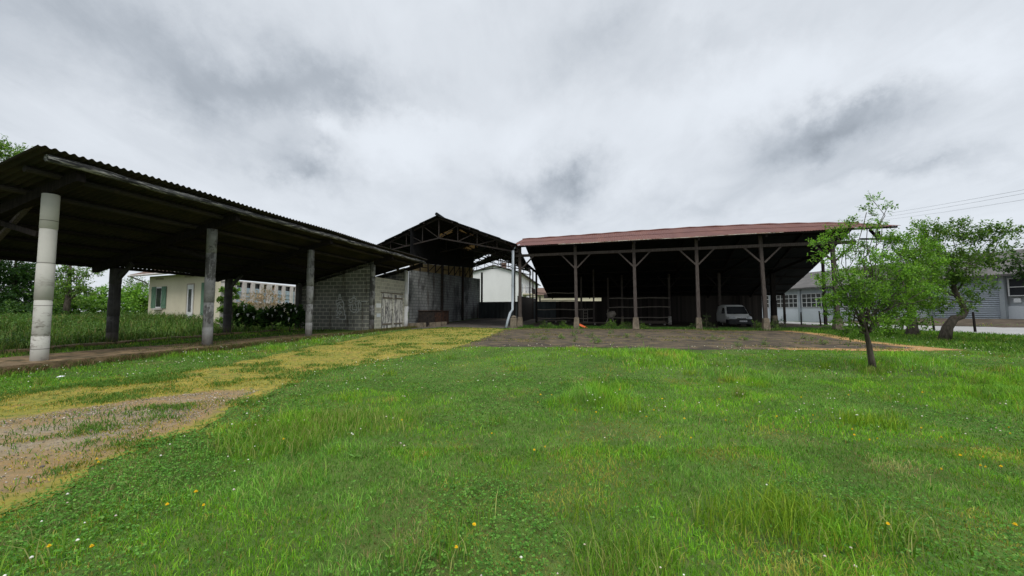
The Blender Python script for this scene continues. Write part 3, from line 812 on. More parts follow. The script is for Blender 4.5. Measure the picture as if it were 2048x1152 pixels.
# small things under the hall
def simple(name, loc, rz, label, cat, group=None): return empty(name, loc, rz, label, cat, group)
for k, (pa, pb, ptop) in enumerate(((819, 853, 622), (856, 877, 622))):
    t0_ = HT((pa + pb) / 2, 640)[0]
    p = HF.w(*(wallpt(t0_, 0) + nrm.normalized() * (1.0 - .3 * k))); g = h1(p.x, p.y)
    z1 = at(850, ptop, p.y).z; wd = abs(at(pb, 640, p.y).x - at(pa, 640, p.y).x)
    e = empty('rusty_cabinet', (p.x, p.y, g), -SA + R(90 - 8), ['low black scorched steel cabinet against the sooty wall, beside the white column', 'rusty brown steel cabinet against the sooty wall, end of the pair'][k], 'cabinet')
    hh = z1 - g; wl = wd * 1.6
    mb = MB(); mb.box((0, 0, .06), (wl, .8, hh - .06)); mb.build('body', M['steel'] if k == 0 else M['rust'], e)
    mb = MB(); mb.box((0, 0, hh), (wl + .08, .9, .05)); mb.build('top', M['rust'], e)
    for j in (-1, 1):
        mb = MB(); mb.box((j * wl * .24, -.42, .14), (wl * .44, .03, hh - .26)); dd = mb.build('door', M['rust'] if (k or j > 0) else M['steel'], e)
        mb = MB(); mb.box((j * wl * .06, -.45, hh * .5), (.03, .04, .14)); mb.build('handle', M['steel'], dd)
    for a in (-1, 1):
        mb = MB(); mb.box((a * wl * .45, -.32, 0), (.07, .07, .06)); mb.build('foot', M['steel'], e)
e = empty('white_bollard', (*gpt(856.5, 648), 0), 0, 'tiny white capped stub standing in front of the rusty cabinets', 'bollard'); e.location.z = h1(e.location.x, e.location.y)
mb = MB(); mb.lathe((0, 0, 0), [(.07, 0), (.07, .32), (.05, .34)], 12); mb.build('stub', M['white_paint'], e)
mb = MB(); mb.lathe((0, 0, .34), [(.05, 0), (.13, .05), (.12, .12), (.05, .16)], 12); mb.build('cap', M['white_paint'], e)
p0 = HF.l((*gpt(818, 656), 0)); p1 = HF.l((*gpt(892, 652), 0))
e = empty('low_block_wall', HF.w(p0.x, p0.y), -SA, 'low kerb-height concrete block wall in front of the hall by the white column', 'wall')
v = p1 - p0
mb = MB()
for k in range(6):
    a = v * (k / 6); b = v * ((k + .94) / 6); g = h1(*HF.w(*(p0 + a))[:2])
    mb.beam((a.x, a.y, g + .12), (b.x, b.y, g + .12 + .01 * (k % 2)), .3, .5)
mb.build('block_course', M['footing'], e)
e = empty('concrete_block', at(1027.5, 655, 29.3), R(-12), 'rough concrete block beside the barn corner post, stone on top', 'block'); e.location.z = h1(e.location.x, e.location.y)
mb = MB(); mb.box((0, 0, -.05), (.5, .5, .85), taper=.92); mb.build('block', M['footing'], e, bevel=.04)
bl = e
st = empty('loose_stone', Vector(e.location) + Vector((0, 0, .79)), 0, 'small loose stone lying on top of the concrete block', 'stone')
mb = MB(); mb.lathe((0, 0, 0), [(.1, 0), (.2, .05), (.17, .13), (.06, .18)], 9); mb.build('boulder', M['footing'], st)

# ------------------------------------------------------------------ timber barn
barn = empty('timber_barn', BF.o, -BF.a, 'wide open timber barn with rusty red corrugated roof on braced wooden posts', 'barn')
PX = [0, 4.41, 8.70, 12.93, 17.05, 21.17]
XL, XR = -.55, 24.25
def ridge_z(x):                               # the sagging ridge
    pts = [(XL, 7.62), (4, 7.70), (9, 7.82), (13.5, 7.89), (18.3, 7.85), (21.3, 7.75), (XR, 7.60)]
    return float(np.interp(x, [p[0] for p in pts], [p[1] for p in pts]))
def eave_z(x): return 6.365 + .19 * max(0.0, x - 3) / 21 + .012 * math.sin(x * .9)
EY, RY, BY, BZ = -1.0, 3.2, 16.5, 3.05
def barnroof(x, y):
    if y <= RY: t = (y - EY) / (RY - EY); return eave_z(x) + (ridge_z(x) - eave_z(x)) * t
    t = (y - RY) / (BY - RY); return ridge_z(x) + (BZ - ridge_z(x)) * t - .18 * math.sin(math.pi * t)
zoff = BF.o.z
nn = 620
mb = MB()
for (ya, yb, k) in ((EY, 1.15, 0), (1.05, RY, 1)):
    def fn(i, j, ya=ya, yb=yb, k=k):
        x = XL + (XR - XL) * i / nn; y = ya + (yb - ya) * j / 3; sh = math.floor(x / .82)
        jg = math.sin(sh * 7.7) * .035 if (k == 0 and j == 0) else 0
        return (x, y + jg, barnroof(x, y) + .014 * math.cos(2 * math.pi * x / .16) + .025 * k + .008 * math.sin(sh * 5.1))
    mb.sheet(fn, nn, 3, .012)
mb.build('roof', M['redsheet'], barn)
mb = MB()
def fn(i, j):
    x = XL + (XR - XL) * i / 60; y = RY + (BY - RY) * j / 8; return (x, y, barnroof(x, y) + .02)
mb.sheet(fn, 60, 8, .04); mb.build('rear_roof', M['green_roof'], barn)
mb = MB(); mb.tube([(XL + (XR - XL) * k / 40, RY, ridge_z(XL + (XR - XL) * k / 40) + .02 + .02 * math.sin(k * 2.1)) for k in range(41)], .09, 6); mb.build('ridge_cap', M['redsheet'], barn)
mb = MB(); mb.sheet(lambda i, j: (3.2 + 14.8 * i / 60, EY - .02 - .012 * math.sin(i * 1.3), eave_z(3.2 + 14.8 * i / 60) - .045 + .04 * j), 60, 1, 0); mb.build('eave_trim', M['rust_edge'], barn)
mb = MB(); mb.beam((XL + .2, .0, 5.72), (22.4, .0, 5.79), .2, .2); mb.build('front_beam', M['wood'], barn)
# soffit boards between the beam and the eave: battens under the sheets
for y in (-.85, .9, 2.2, 4.4, 6.2, 8, 9.8, 11.6, 13.4, 15.2, 16.3):
    mb = MB(); mb.beam((XL + .1, y, barnroof(XL, y) - .12), (XR - .1, y, barnroof(XR, y) - .12), .1, .12); 
    mb = MB()
    for k in range(12):
        xa = XL + .1 + (XR - XL - .2) * k / 12; xb2 = XL + .1 + (XR - XL - .2) * (k + 1) / 12
        mb.beam((xa, y, barnroof(xa, y) - .1), (xb2, y, barnroof(xb2, y) - .1), .09, .11)
    mb.build('purlin', M['wood_dark'], barn)
def footing(x, y, mat, h=.82, w=.36, post=None):
    g = BF.g(x, y); mb = MB(); mb.box((x, y, g - .15), (w * 1.15, w * 1.15, h + .15), taper=.72); return mb.build('footing', mat, post, bevel=.02)
def post(x, y, w, ztop, mat, fmat, fh=.82, fw=.36, lean=0.0):
    g = BF.g(x, y); mb = MB(); z0 = g + (fh - .05 if fmat else -.2); zm = z0 + (ztop - z0) * .35
    mb.box((x + lean * .3, y, z0), (w, w, zm - z0), lean=(-lean * .3, 0)); mb.box((x, y + .012, zm - .12), (w * .92, w * .86, ztop - zm + .12), lean=(-lean * .7, 0))
    o = mb.build('post', mat, barn, bevel=.012)
    if fmat: footing(x + lean * .3, y, fmat, fh, fw, o)
    return o
leans = [.02, .06, .05, .02, .16, .1]
for k, x in enumerate(PX):
    post(x, 0, .23, barnroof(x, 0) - .15, M['wood'], M['footing'], .84, .38 + .03 * (k % 3), leans[k])
    for sgn in (-1, 1):
        if k == 0 and sgn < 0: continue
        mb = MB(); mb.beam((x + sgn * .1, -.02, 4.62), (x + sgn * 1.12, -.02, 5.68), .1, .13, (0, 1, 0)); mb.build('brace', M['wood'], barn)
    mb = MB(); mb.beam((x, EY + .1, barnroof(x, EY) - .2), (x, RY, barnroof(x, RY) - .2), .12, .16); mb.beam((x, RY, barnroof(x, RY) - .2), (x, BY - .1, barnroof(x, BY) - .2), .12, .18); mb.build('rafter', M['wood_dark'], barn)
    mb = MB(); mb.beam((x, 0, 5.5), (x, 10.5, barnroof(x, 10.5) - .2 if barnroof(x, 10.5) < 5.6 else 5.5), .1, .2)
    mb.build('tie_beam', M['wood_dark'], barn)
inner = [(1163, 646, 10.5, .2), (1188, 647, 9, .16), (1217, 647, 11, .2), (1245, 649, 10.5, .2), (1340, 651, 10.5, .22), (1441, 653, 10.5, .26), (1549, 650, 10.5, .4), (1652, 657, 8.2, .2), (1570, 648, 16.0, .2), (1073, 648, 8, .2), (1080, 645, 16, .18), (1295, 648, 16, .15), (1480, 648, 16, .15)]
for (px, py, ly, w) in inner:
    x = BF.hitY(px, py, ly).x
    fm = M['footing_white'] if px in (1340, 1441) else (M['footing'] if px in (1245, 1549) else None)
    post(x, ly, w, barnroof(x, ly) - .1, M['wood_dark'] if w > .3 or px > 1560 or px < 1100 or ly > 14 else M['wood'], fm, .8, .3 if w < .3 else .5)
    if 9 < ly < 12 and px > 1240:
        for sgn in (-1, 1):
            zt = barnroof(x, ly) - .25
            mb = MB(); mb.beam((x + sgn * .1, ly, zt - 1.2), (x + sgn * 1.1, ly, zt), .1, .12, (0, 1, 0)); mb.build('brace', M['wood_dark'], barn)
# truss posts at the open right gable
for (pa, qa, pb, qb) in ((1757, 462, 1757, 478), (1740, 460, 1757, 477), (1722, 478, 1800, 478)):
    a = BF.hitX(pa, qa, 23.6); b = BF.hitX(pb, qb, 23.6); mb = MB(); mb.beam(a, b, .12, .14, (1, 0, 0)); mb.build('gable_strut', M['wood_dark'], barn)
# back wall of boards with a slit below the eave
def hb(px): return BF.hitY(px, 620, 16.4).x
mb = MB(); x0, x1, x2 = hb(1088), hb(1203), hb(1524)
zl = BF.hitY(1150, 602.5, 16.4).z; zh = BF.hitY(1150, 596, 16.4).z
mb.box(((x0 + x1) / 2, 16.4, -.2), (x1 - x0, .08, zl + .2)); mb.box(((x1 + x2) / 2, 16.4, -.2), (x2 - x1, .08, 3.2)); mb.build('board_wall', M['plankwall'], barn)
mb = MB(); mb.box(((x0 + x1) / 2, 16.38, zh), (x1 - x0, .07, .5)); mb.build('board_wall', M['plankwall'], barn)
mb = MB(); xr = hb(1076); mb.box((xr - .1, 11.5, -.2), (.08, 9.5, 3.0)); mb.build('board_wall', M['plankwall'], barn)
for (pa, pb, py, ly) in ((1072, 1186, 619, 9.5), (1072, 1186, 636.5, 9.5), (1080, 1150, 601, 12), (1218, 1340, 597, 10.3), (1218, 1340, 615, 10.3), (1222, 1340, 636, 10.3), (1070, 1150, 586, 10)):
    a = BF.hitY(pa, py, ly); b = BF.hitY(pb, py - (1.5 if pa > 1200 else 0), ly)
    mb = MB(); n = 6
    mb.tube([a.lerp(b, k / n) + Vector((0, 0, .03 * math.sin(k * 1.9 + py))) for k in range(n + 1)], .045, 6); mb.build('rail', M['rail_wood'], barn)


def bgpos(px, py, ly):
    p = BF.hitY(px, py, ly); w = BF.w(p.x, p.y); return Vector((w.x, w.y, h1(w.x, w.y)))


# timber stacks under the barn
def plank_stack(px, py, ly, L, n, label):
    p = bgpos(px, py, ly); e = empty('timber_stack', p, -BF.a, label, 'timber', 'stacks of boards under the barn')
    for k in range(n):
        for j in range(2):
            mb = MB(); mb.box((random.uniform(-.2, .2), j * .3, .12 + k * .07), (L * random.uniform(.8, 1), .26, .055), random.uniform(-.02, .02)); mb.build('board', M['wood_pale'] if (k + j) % 2 else M['wood'], e)
    for j in (-1, 0, 1):
        mb = MB(); mb.box((j * L * .38, .12, 0), (.12, .6, .12)); mb.build('bearer', M['footing_white'], e)
plank_stack(1300, 648, 9.0, 3.4, 4, 'pale stack of boards on white bearers below the three timber rails')
plank_stack(1190, 650, 7.0, 4.2, 2, 'low pile of long grey boards behind the orange sheet, under the barn')
plank_stack(1112, 648, 9.0, 2.6, 2, 'short pile of boards at the barn\'s left end by the sheet fence')
# ladder, mixer
p = bgpos(1171, 648, 8.6); e = empty('ladder', p, -BF.a, 'short ladder standing upright inside the barn behind the orange sheet', 'ladder')
for sgn in (-1, 1):
    mb = MB(); mb.beam((sgn * .2, 0, 0), (sgn * .2, .35, 1.5), .05, .05); mb.build('rail', M['rail_wood'], e)
for k in range(5):
    mb = MB(); z = .2 + k * .28; mb.beam((-.2, z * .233, z), (.2, z * .233, z), .04, .04); mb.build('rung', M['rail_wood'], e)
p = bgpos(1221, 650, 8.0); e = empty('cement_mixer', p, -BF.a, 'pale dusty cement mixer on splayed legs in the dark of the barn', 'mixer')
mb = MB(); mb.lathe((0, 0, 0), [(.08, -.45), (.34, -.32), (.36, 0), (.2, .38), (.18, .42)], 14); d = mb.build('drum', M['rail_wood'], e, smooth=True); d.location = (.1, 0, .95); d.rotation_euler = (0, R(62), 0)
for (x, y) in ((-.45, -.3), (-.45, .3), (.4, -.3), (.4, .3)):
    mb = MB(); mb.beam((x * .3, y * .4, .85), (x, y, 0), .07, .07); mb.build('leg', M['rail_wood'], e)
mb = MB(); mb.tube([(-.1, -.35, .9), (-.25, -.4, 1.15), (-.2, -.4, 1.45)], .035, 6); mb.build('tilt_lever', M['rail_wood'], e)
# orange sheet by second post
p = bgpos(1164, 655, -.1); e = MB(); e.add([(-.35, .1, .34), (-.1, .2, .36), (.45, .0, .06), (.2, -.2, .02), (-.35, .08, .31), (-.1, .18, .33), (.45, -.02, .03), (.2, -.2, .0)], [(0, 3, 2, 1), (4, 5, 6, 7), (0, 1, 5, 4), (1, 2, 6, 5), (2, 3, 7, 6), (3, 0, 4, 7)])
o = e.build('orange_sheet', M['orange'], None); o.location = p; tag(o, 'bent orange plastic sheet lying against a barn post footing', 'plastic sheet')

# ------------------------------------------------------------------ van under the barn
vp = at(1459, 652, 31.0); VF = Frame((vp.x, vp.y), BF.a, 0.0); vz = h1(vp.x + .8, vp.y + 1.5)
van = empty('parked_van', (vp.x, vp.y, vz), -BF.a, 'small white panel van with black bumper parked nose-out under the barn', 'van')
Wd = 1.72
st = [(-.02, .42, .66, .60, .66), (.03, .34, .74, .74, .74), (.12, .32, .82, .80, .80), (.45, .30, .90, .83, .86), (.86, .30, .97, .85, .93), (.94, .30, 1.0, .855, .96), (1.3, .30, 1.36, .86, 1.02), (1.58, .30, 1.68, .86, 1.05), (1.72, .30, 1.76, .86, 1.05), (2.1, .30, 1.82, .86, 1.05), (3.0, .30, 1.84, .86, 1.05), (3.9, .30, 1.80, .86, 1.05), (4.06, .34, 1.70, .85, 1.05), (4.1, .45, 1.5, .83, 1.0)]
mb = MB(); rings = []
for (y, zb_, zt, hw, belt) in st:
    roofw = hw * (.80 if zt > 1.15 else .90); t = min(1, max(0, (zt - belt)))
    half = [(0, zb_), (hw * .92, zb_), (hw, zb_ + .12), (hw, min(belt, zt - .03) * .75 + zb_ * .25), (hw * .995, min(belt, zt - .03)), (hw * (.995 - .13 * min(1, t / .6)), zt - .10 * min(1, .4 + t)), (roofw * .9, zt - .015), (0, zt + .01)]
    rings.append([(Wd / 2 + x, y, z) for x, z in half] + [(Wd / 2 - x, y, z) for x, z in half[-2:0:-1]])
k = len(rings[0]); vs = [p for r in rings for p in r]; fs = []
for i in range(len(rings) - 1):
    for j in range(k): fs.append((i * k + j, i * k + (j + 1) % k, (i + 1) * k + (j + 1) % k, (i + 1) * k + j))
fs += [tuple(range(k)), tuple((len(rings) - 1) * k + j for j in range(k))[::-1]]
mb.add(vs, fs); mb.build('body', M['vanpaint'], van, smooth=True)
def wsh(f, y, s_): # windscreen surface
    t = (y - .94) / .64; z = 1.0 + t * .68; hw = .78 - .12 * t; return (Wd / 2 + s_ * hw, y - .04, z + .03 - .05 * s_ * s_ * 0)
mb = MB(); mb.sheet(lambda i, j: wsh(0, .98 + .57 * j / 4, -1 + 2 * i / 6), 6, 4, .015); mb.build('windscreen', M['glass'], van)
for sgn in (-1, 1):
    x = Wd / 2 + sgn * .845
    mb = MB(); mb.add([(x, 1.2, 1.1), (x, 2.25, 1.1), (Wd / 2 + sgn * .775, 2.2, 1.58), (Wd / 2 + sgn * .775, 1.62, 1.58)], [(0, 1, 2, 3) if sgn > 0 else (3, 2, 1, 0)])
    for v_i in range(4): mb.v[v_i] = (mb.v[v_i][0] + sgn * .03, mb.v[v_i][1], mb.v[v_i][2])
    mb.build('side_window', M['glass'], van)
    mb = MB(); mb.box((Wd / 2 + sgn * 1.0, 1.25, 1.08), (.18, .1, .2)); mb.build('mirror', M['plastic'], van, bevel=.03)
    mb = MB(); cx = Wd / 2 + sgn * .60
    mb.sheet(lambda i, j: (cx + (-.19 + .38 * i / 4), -.075 + .10 * (j / 3) + .12 * abs(((-.19 + .38 * i / 4) * sgn + .19) / .38) ** 2, .665 + .19 * j / 3), 4, 3, .0); mb.build('headlight', M['lamp_glass'], van)
mb = MB(); mb.sheet(lambda i, j: (.02 + (Wd - .04) * i / 10, -.10 + .16 * abs(i / 5 - 1) ** 2.5, .26 + .40 * j / 4 + 0), 10, 4, 0)
mb.sheet(lambda i, j: (.02 + (Wd - .04) * i / 10, -.10 + .16 * abs(i / 5 - 1) ** 2.5 + .12 * j, .66), 10, 1, 0)
mb.box((.02, .55, .26), (.06, .9, .36)); mb.box((Wd - .02, .55, .26), (.06, .9, .36)); mb.build('bumper', M['plastic'], van)
mb = MB(); mb.box((Wd / 2, -.055, .695), (.66, .03, .06)); gr = mb.build('grille', M['plastic'], van)
mb = MB()
for k2 in (0, 1):
    for sgn in (-1, 1): mb.beam((Wd / 2 + sgn * .10, -.08, .69 + k2 * .045), (Wd / 2, -.08, .73 + k2 * .045), .012, .022)
mb.build('emblem', M['zinc'], gr)
mb = MB(); mb.box((Wd / 2 + .12, -.115, .44), (.52, .012, .11)); pl = mb.build('licence_plate', M['sign'], van)
mb = MB()
for q in (-.2, -.16, -.06, 0, .05, .15, .19): mb.box((Wd / 2 + .12 + q, -.124, .46), (.026, .006, .07))
mb.build('plate_marks', M['plastic'], pl)
mb = MB(); mb.beam((Wd / 2 - .3, .93, 1.05), (Wd / 2 + .3, .97, 1.1), .02, .02); mb.build('wiper', M['plastic'], van)
mb = MB(); mb.lathe((Wd / 2, 1.9, 1.82), [(.03, 0), (.02, .02), (.006, .35)], 6); mb.build('aerial', M['plastic'], van)
for (y, sgn) in ((.72, -1), (.72, 1), (3.35, -1), (3.35, 1)):
    x = Wd / 2 + sgn * .74
    mb = MB(); mb.lathe((0, 0, -.1), [(.22, 0), (.30, .0), (.315, .03), (.315, .17), (.30, .2), (.22, .2)], 22); ty = mb.build('tyre', M['rubber'], van); ty.location = (x, y, .315); ty.rotation_euler = (0, R(90), 0)
    mb = MB(); mb.lathe((0, 0, -.09), [(.05, 0), (.215, .02), (.215, .16), (.05, .18)], 18); mb.build('rim', M['galv'], ty)

# ------------------------------------------------------------------ sheet fence and buildings behind
fa = at(958, 636, 47.0); fb = at(1078, 636, 44.0); FF = Frame((fa.x, fa.y), -math.atan2(fb.y - fa.y, fb.x - fa.x), 0); FL = (fb - fa).length + 2
fz0, fz1 = h1(fa.x, fa.y), at(1000, 605, 46).z
fence = empty('sheet_fence', (fa.x, fa.y, 0), -FF.a, 'dark grey ribbed metal fence between the hall and the barn', 'fence')
mb = MB(); nn = int(FL / .12)
mb.sheet(lambda i, j: (FL * i / nn, .03 * (1 if i % 4 in (1, 2) else 0), fz0 - .1 + (fz1 - fz0 + .1) * j), nn, 1, 0); mb.build('sheet_panel', M['fence_metal'], fence)
mb = MB(); mb.box((FL / 2, .02, fz1 - .02), (FL, .12, .1)); mb.build('top_rail', M['fence_metal'], fence)
for k in range(5):
    mb = MB(); mb.box((FL * k / 4, .12, fz0 - .1), (.1, .1, fz1 - fz0)); mb.build('post', M['steel'], fence)

# white gabled house
WF = Frame(at(1039, 600, 60)[:2], R(9.5), 0); HW = 8.1
wh = empty('white_house', WF.o, -WF.a, 'white rendered house with plain gable end seen behind the sheet fence', 'house')
ez = at(1039, 545, 60).z; az = at(987, 530, 60).z; DL = 30
mb = MB(); mb.prism([(-HW, 0), (0, 0), (0, ez), (-HW / 2, az), (-HW, ez)], (1, 0, 0), (0, 0, 1), (0, 0, 0), (0, DL, 0)); mb.build('wall', M['render_white'], wh)
rf = MB()
for sgn in (-1, 1):
    a = Vector((-HW / 2, -.35, az + .12)); e_ = Vector((-HW / 2 + sgn * (HW / 2 + .6), -.35, ez - .6 * (az - ez) / (HW / 2) + .12))
    rf.add([a, e_, e_ + Vector((0, DL + .7, 0)), a + Vector((0, DL + .7, 0))] + [p - Vector((0, 0, .16)) for p in (a, e_, e_ + Vector((0, DL + .7, 0)), a + Vector((0, DL + .7, 0)))], [(0, 1, 2, 3), (7, 6, 5, 4), (0, 4, 5, 1), (1, 5, 6, 2), (2, 6, 7, 3), (3, 7, 4, 0)])
roof = rf.build('roof', [M['workroof']], wh)
mb = MB(); mb.box((-HW / 2 + 1.1, 2.5, az - .6), (.7, .9, 1.3)); mb.build('chimney', M['tile'], roof)
for k in range(5):
    for zz in (2.0, 4.7):
        mb = MB(); mb.box((.0, 3 + k * 4.5, zz), (.12, 1.2, 1.4)); wdo = mb.build('window', M['white_paint'], wh)
        mb = MB(); mb.box((.05, 3 + k * 4.5, zz + .1), (.08, 1.0, 1.2)); mb.build('pane', M['glass'], wdo)
for k in (0, 1):
    mb = MB(); yb_ = 6 + k * 11
    mb.box((.8, yb_, 4.3), (1.6, 5, .18)); bal = mb.build('balcony', M['render_cream'], wh)
    mb = MB(); mb.beam((1.55, yb_ - 2.5, 5.4), (1.55, yb_ + 2.5, 5.4), .06, .06)
    mb.beam((1.55, yb_ - 2.45, 5.4), (0, yb_ - 2.45, 5.4), .06, .06)
    for j in range(21): mb.beam((1.55, yb_ - 2.5 + j * .25, 4.48), (1.55, yb_ - 2.5 + j * .25, 5.4), .025, .025)
    mb.build('railing', M['steel'], bal)
mb = MB(); mb.tube([(.1, .35, 0), (.1, .35, ez)], .06, 8); mb.build('downpipe', M['zinc'], wh)
# cream building behind the barn slit
p = at(1150, 620, 66); cb = empty('cream_outbuilding', (p.x, p.y, 0), R(-12), 'cream walled building glimpsed through the slit at the back of the barn', 'building')
mb = MB(); mb.box((0, 3, 0), (13, 6, 4.4)); mb.build('wall', M['render_cream'], cb)
mb = MB(); mb.prism([(-.4, 0), (6.4, 0), (3, 1.4)], (0, 1, 0), (0, 0, 1), (-6.9, 0, 4.41), (13.8, 0, 0)); mb.build('roof', M['tile'], cb)
for x in (-4, 0, 4):
    mb = MB(); mb.box((x, -.02, 1.2), (1.2, .1, 1.3)); mb.build('window', M['glass'], cb)

# cream house on the left
ca = at(297, 600, 29.1); cbp = (-19.1, 25.2); CF = Frame(ca[:2], math.atan2(ca.y - cbp[1], cbp[0] - ca.x), 0)
CL = math.hypot(cbp[0] - ca.x, cbp[1] - ca.y); gz0 = h1(ca.x, ca.y) - .3
ch = empty('cream_house', (CF.o.x, CF.o.y, 0), -CF.a, 'single storey cream house with green shutters behind the open shed', 'house')
ez = CF.hitY(297, 556, 0).z + .1
o_ = .85
plan = [(0, 0), (CL, 0), (CL * .42, 2.5), (.9, 4.2), (0, 4.2)]
mb = MB(); mb.prism(plan, (1, 0, 0), (0, 1, 0), (0, 0, gz0), (0, 0, ez - gz0)); mb.build('wall', M['render_cream'], ch)
rplan = [(-o_, -o_), (CL + .1, -o_), (CL * .42 + .2, 2.6), (1.0, 4.6), (-o_, 4.6)]
rf = MB(); nP = 5; lo = [(x, y, ez - .05 + .36 * (y + o_)) for x, y in rplan]; hi = [(x, y, z + .16) for x, y, z in lo]
rf.add(lo + hi, [tuple(range(4, -1, -1)), tuple(range(5, 10))] + [(k, (k + 1) % 5, (k + 1) % 5 + 5, k + 5) for k in range(5)])
rfo = rf.build('roof', M['tile'], ch)
mb = MB(); mb.tube([(-o_, -o_ - .05, ez + .0), (CL + .1, -o_ - .05, ez + .0)], .08, 8); mb.tube([(-o_, -o_ - .05, ez), (-.3, -.1, ez - .45), (-.06, -.08, ez - .6)], .05, 8); mb.build('gutter', M['pinkwhite'], rfo)
def cx(px): return CF.hitY(px, 600, 0).x
wx0, wx1 = cx(313), cx(324); wz0, wz1 = CF.hitY(318, 616, 0).z, CF.hitY(318, 574, 0).z
mb = MB(); mb.box(((wx0 + wx1) / 2, .02, wz0), (wx1 - wx0, .12, wz1 - wz0)); wn = mb.build('window', M['white_paint'], ch)
mb = MB(); mb.box(((wx0 + wx1) / 2, -.03, wz0 + .1), ((wx1 - wx0) * .8, .06, wz1 - wz0 - .2)); mb.build('pane', M['glass'], wn)
mb = MB(); mb.box(((wx0 + wx1) / 2, -.07, wz0 - .12), (wx1 - wx0 + .3, .24, .1)); mb.build('sill', M['pinkwhite'], wn)
for (xa, xb2) in ((cx(304.5), cx(312.5)), (cx(324.5), cx(333))):
    mb = MB(); mb.box(((xa + xb2) / 2, -.05, wz0 - .02), (xb2 - xa, .05, wz1 - wz0 + .04)); sh_ = mb.build('shutter', M['shutter'], ch)
    mb = MB(); mb.beam((xa + .05, -.085, wz0 + .3), (xb2 - .05, -.085, wz1 - .3), .07, .02, (0, 1, 0))
    for zz in (wz0 + .22, wz1 - .22): mb.box(((xa + xb2) / 2, -.085, zz - .05), (xb2 - xa - .04, .02, .1))
    mb.build('batten', M['shutter'], sh_)
dx0, dx1 = cx(373), cx(388); dz1 = CF.hitY(380, 567, 0).z
mb = MB(); mb.box(((dx0 + dx1) / 2, .02, gz0), (dx1 - dx0, .1, dz1 - gz0)); mb.build('door_surround', M['render_beige'], ch)
mb = MB(); mb.box((dx1 - .35, -.05, gz0), (.7, .06, dz1 - gz0 - .1)); dr = mb.build('door', M['white_paint'], ch)
mb = MB(); mb.box((dx1 - .35, -.09, gz0 + .8), (.34, .03, dz1 - gz0 - 1.2)); mb.build('pane', M['glass'], dr)
for px in (320, 379):
    q = CF.hitY(px, 558 if px < 350 else 553, 0)
    mb = MB()
    for j in range(6): mb.box((q.x - .45 + j * .18, -.02, q.z - .06), (.14, .05, .12))
    mb.build('air_vent', M['render_beige'], ch)
mb = MB(); xs2 = cx(409); mb.box((xs2, -.05, wz0 - .5), (.6, .05, 2.2)); mb.build('shutter', M['shutter'], ch)

# panel building
pa, pb = at(466, 606, 36), at(600, 606, 46); PF = Frame(pa[:2], math.atan2(pa.x - pb.x, pb.y - pa.y) * -1, 0)
PLn = (pb - pa).length + 6
pbld = empty('panel_building', (pa.x, pa.y, 0), -PF.a, 'long low building with white posts and pale blue panels behind the shed', 'building')
def pzy(px, py): q = PF.hitX(px, py, 0); return q.y, q.z
zt0 = pzy(480, 563)[1]; zpan = pzy(560, 606)[1]; zwin0 = pzy(520, 578)[1]; zwin1 = pzy(520, 568)[1]; zt0 = min(zt0, zwin1 + .35)
mb = MB(); mb.box((-3, PLn / 2 - 2, 0), (6, PLn, zpan)); mb.build('wall', M['render_beige'], pbld)
mb = MB(); mb.box((-3.02, PLn / 2 - 2, zpan), (5.9, PLn - .1, zwin0 - zpan)); mb.build('blue_panel', M['bluepanel'], pbld)
mb = MB()
for zz in (.33, .66): mb.box((-.04, PLn / 2 - 2, zpan + (zwin0 - zpan) * zz), (.05, PLn - .2, .025))
mb.build('panel_joint', M['workblue'], pbld)
mb = MB(); mb.box((-3.05, PLn / 2 - 2, zwin0), (5.8, PLn - .2, zwin1 - zwin0)); mb.build('clerestory_window', M['glass'], pbld)
mb = MB(); mb.box((-3, PLn / 2 - 2, zwin1), (6.06, PLn + .1, .12)); mb.build('roof', M['pinkwhite'], pbld)
for px in (467, 487, 504, 522, 537, 551, 566, 582, 592):
    y = pzy(px, 590)[0]; mb = MB(); w_ = .62 if px == 537 else .36; mb.box((.04, y, zpan - .1), (.22, w_, zt0 - zpan + .1)); mb.build('pilaster', M['pinkwhite'], pbld)

# workshop on the right
WKX = lambda y: 32.3 + (45.5 - y) * .138
ua = math.atan(.138); KF = Frame((WKX(26.0), 26.0), -ua, 0)
wk = empty('workshop', (KF.o.x, KF.o.y, 0), ua, 'long pale workshop with gridded windows and corrugated shutter across the road', 'workshop')
KL = 38.0; EZ = 4.15
mb = MB(); mb.box((5, KL / 2 - 2, 0), (10, KL + 4, 1.95)); mb.build('wall', M['workwall'], wk)
mb = MB(); mb.box((5, KL / 2 - 2, 3.5), (10, KL + 4, EZ - 3.5)); mb.build('fascia', M['workblue'], wk)
mb = MB(); mb.box((5.1, KL / 2 - 2, 1.95), (9.6, KL + 3.8, 1.55)); mb.build('core', M['workwall'], wk)
rf = MB(); rf.prism([(-.6, EZ - .12), (-.6, EZ + .02), (5, EZ + 2.25), (10.6, EZ + .02), (10.6, EZ - .12), (5, EZ + 2.05)], (1, 0, 0), (0, 0, 1), (0, -4.6, 0), (0, KL + 5.5, 0)); rf.build('roof', M['workroof'], wk)
def ky(px): return KF.hitX(px, 600, 0).y
ywins = []
yy = ky(1890) + 1.2
while yy < KL - 4:
    L = 3.5
    mb = MB(); mb.box((.02, yy + L / 2, 2.0), (.1, L, 1.5)); g_ = mb.build('window', M['glass'], wk)
    mb = MB()
    for j in range(7): mb.box((-.05, yy + L * j / 6, 2.0), (.05, .07 if j in (0, 3, 6) else .045, 1.5))
    for zz in (2.0, 2.5, 3.0, 3.47): mb.box((-.052, yy + L / 2, zz), (.045, L, .05))
    mb.build('glazing_bars', M['white_paint'], g_)
    mb = MB(); mb.box((-.06, yy + L + .28, .2), (.2, .28, EZ - .3)); mb.build('pilaster', M['workblue'], wk)
    yy += L + .56
y0, y1 = ky(2004), ky(1866)
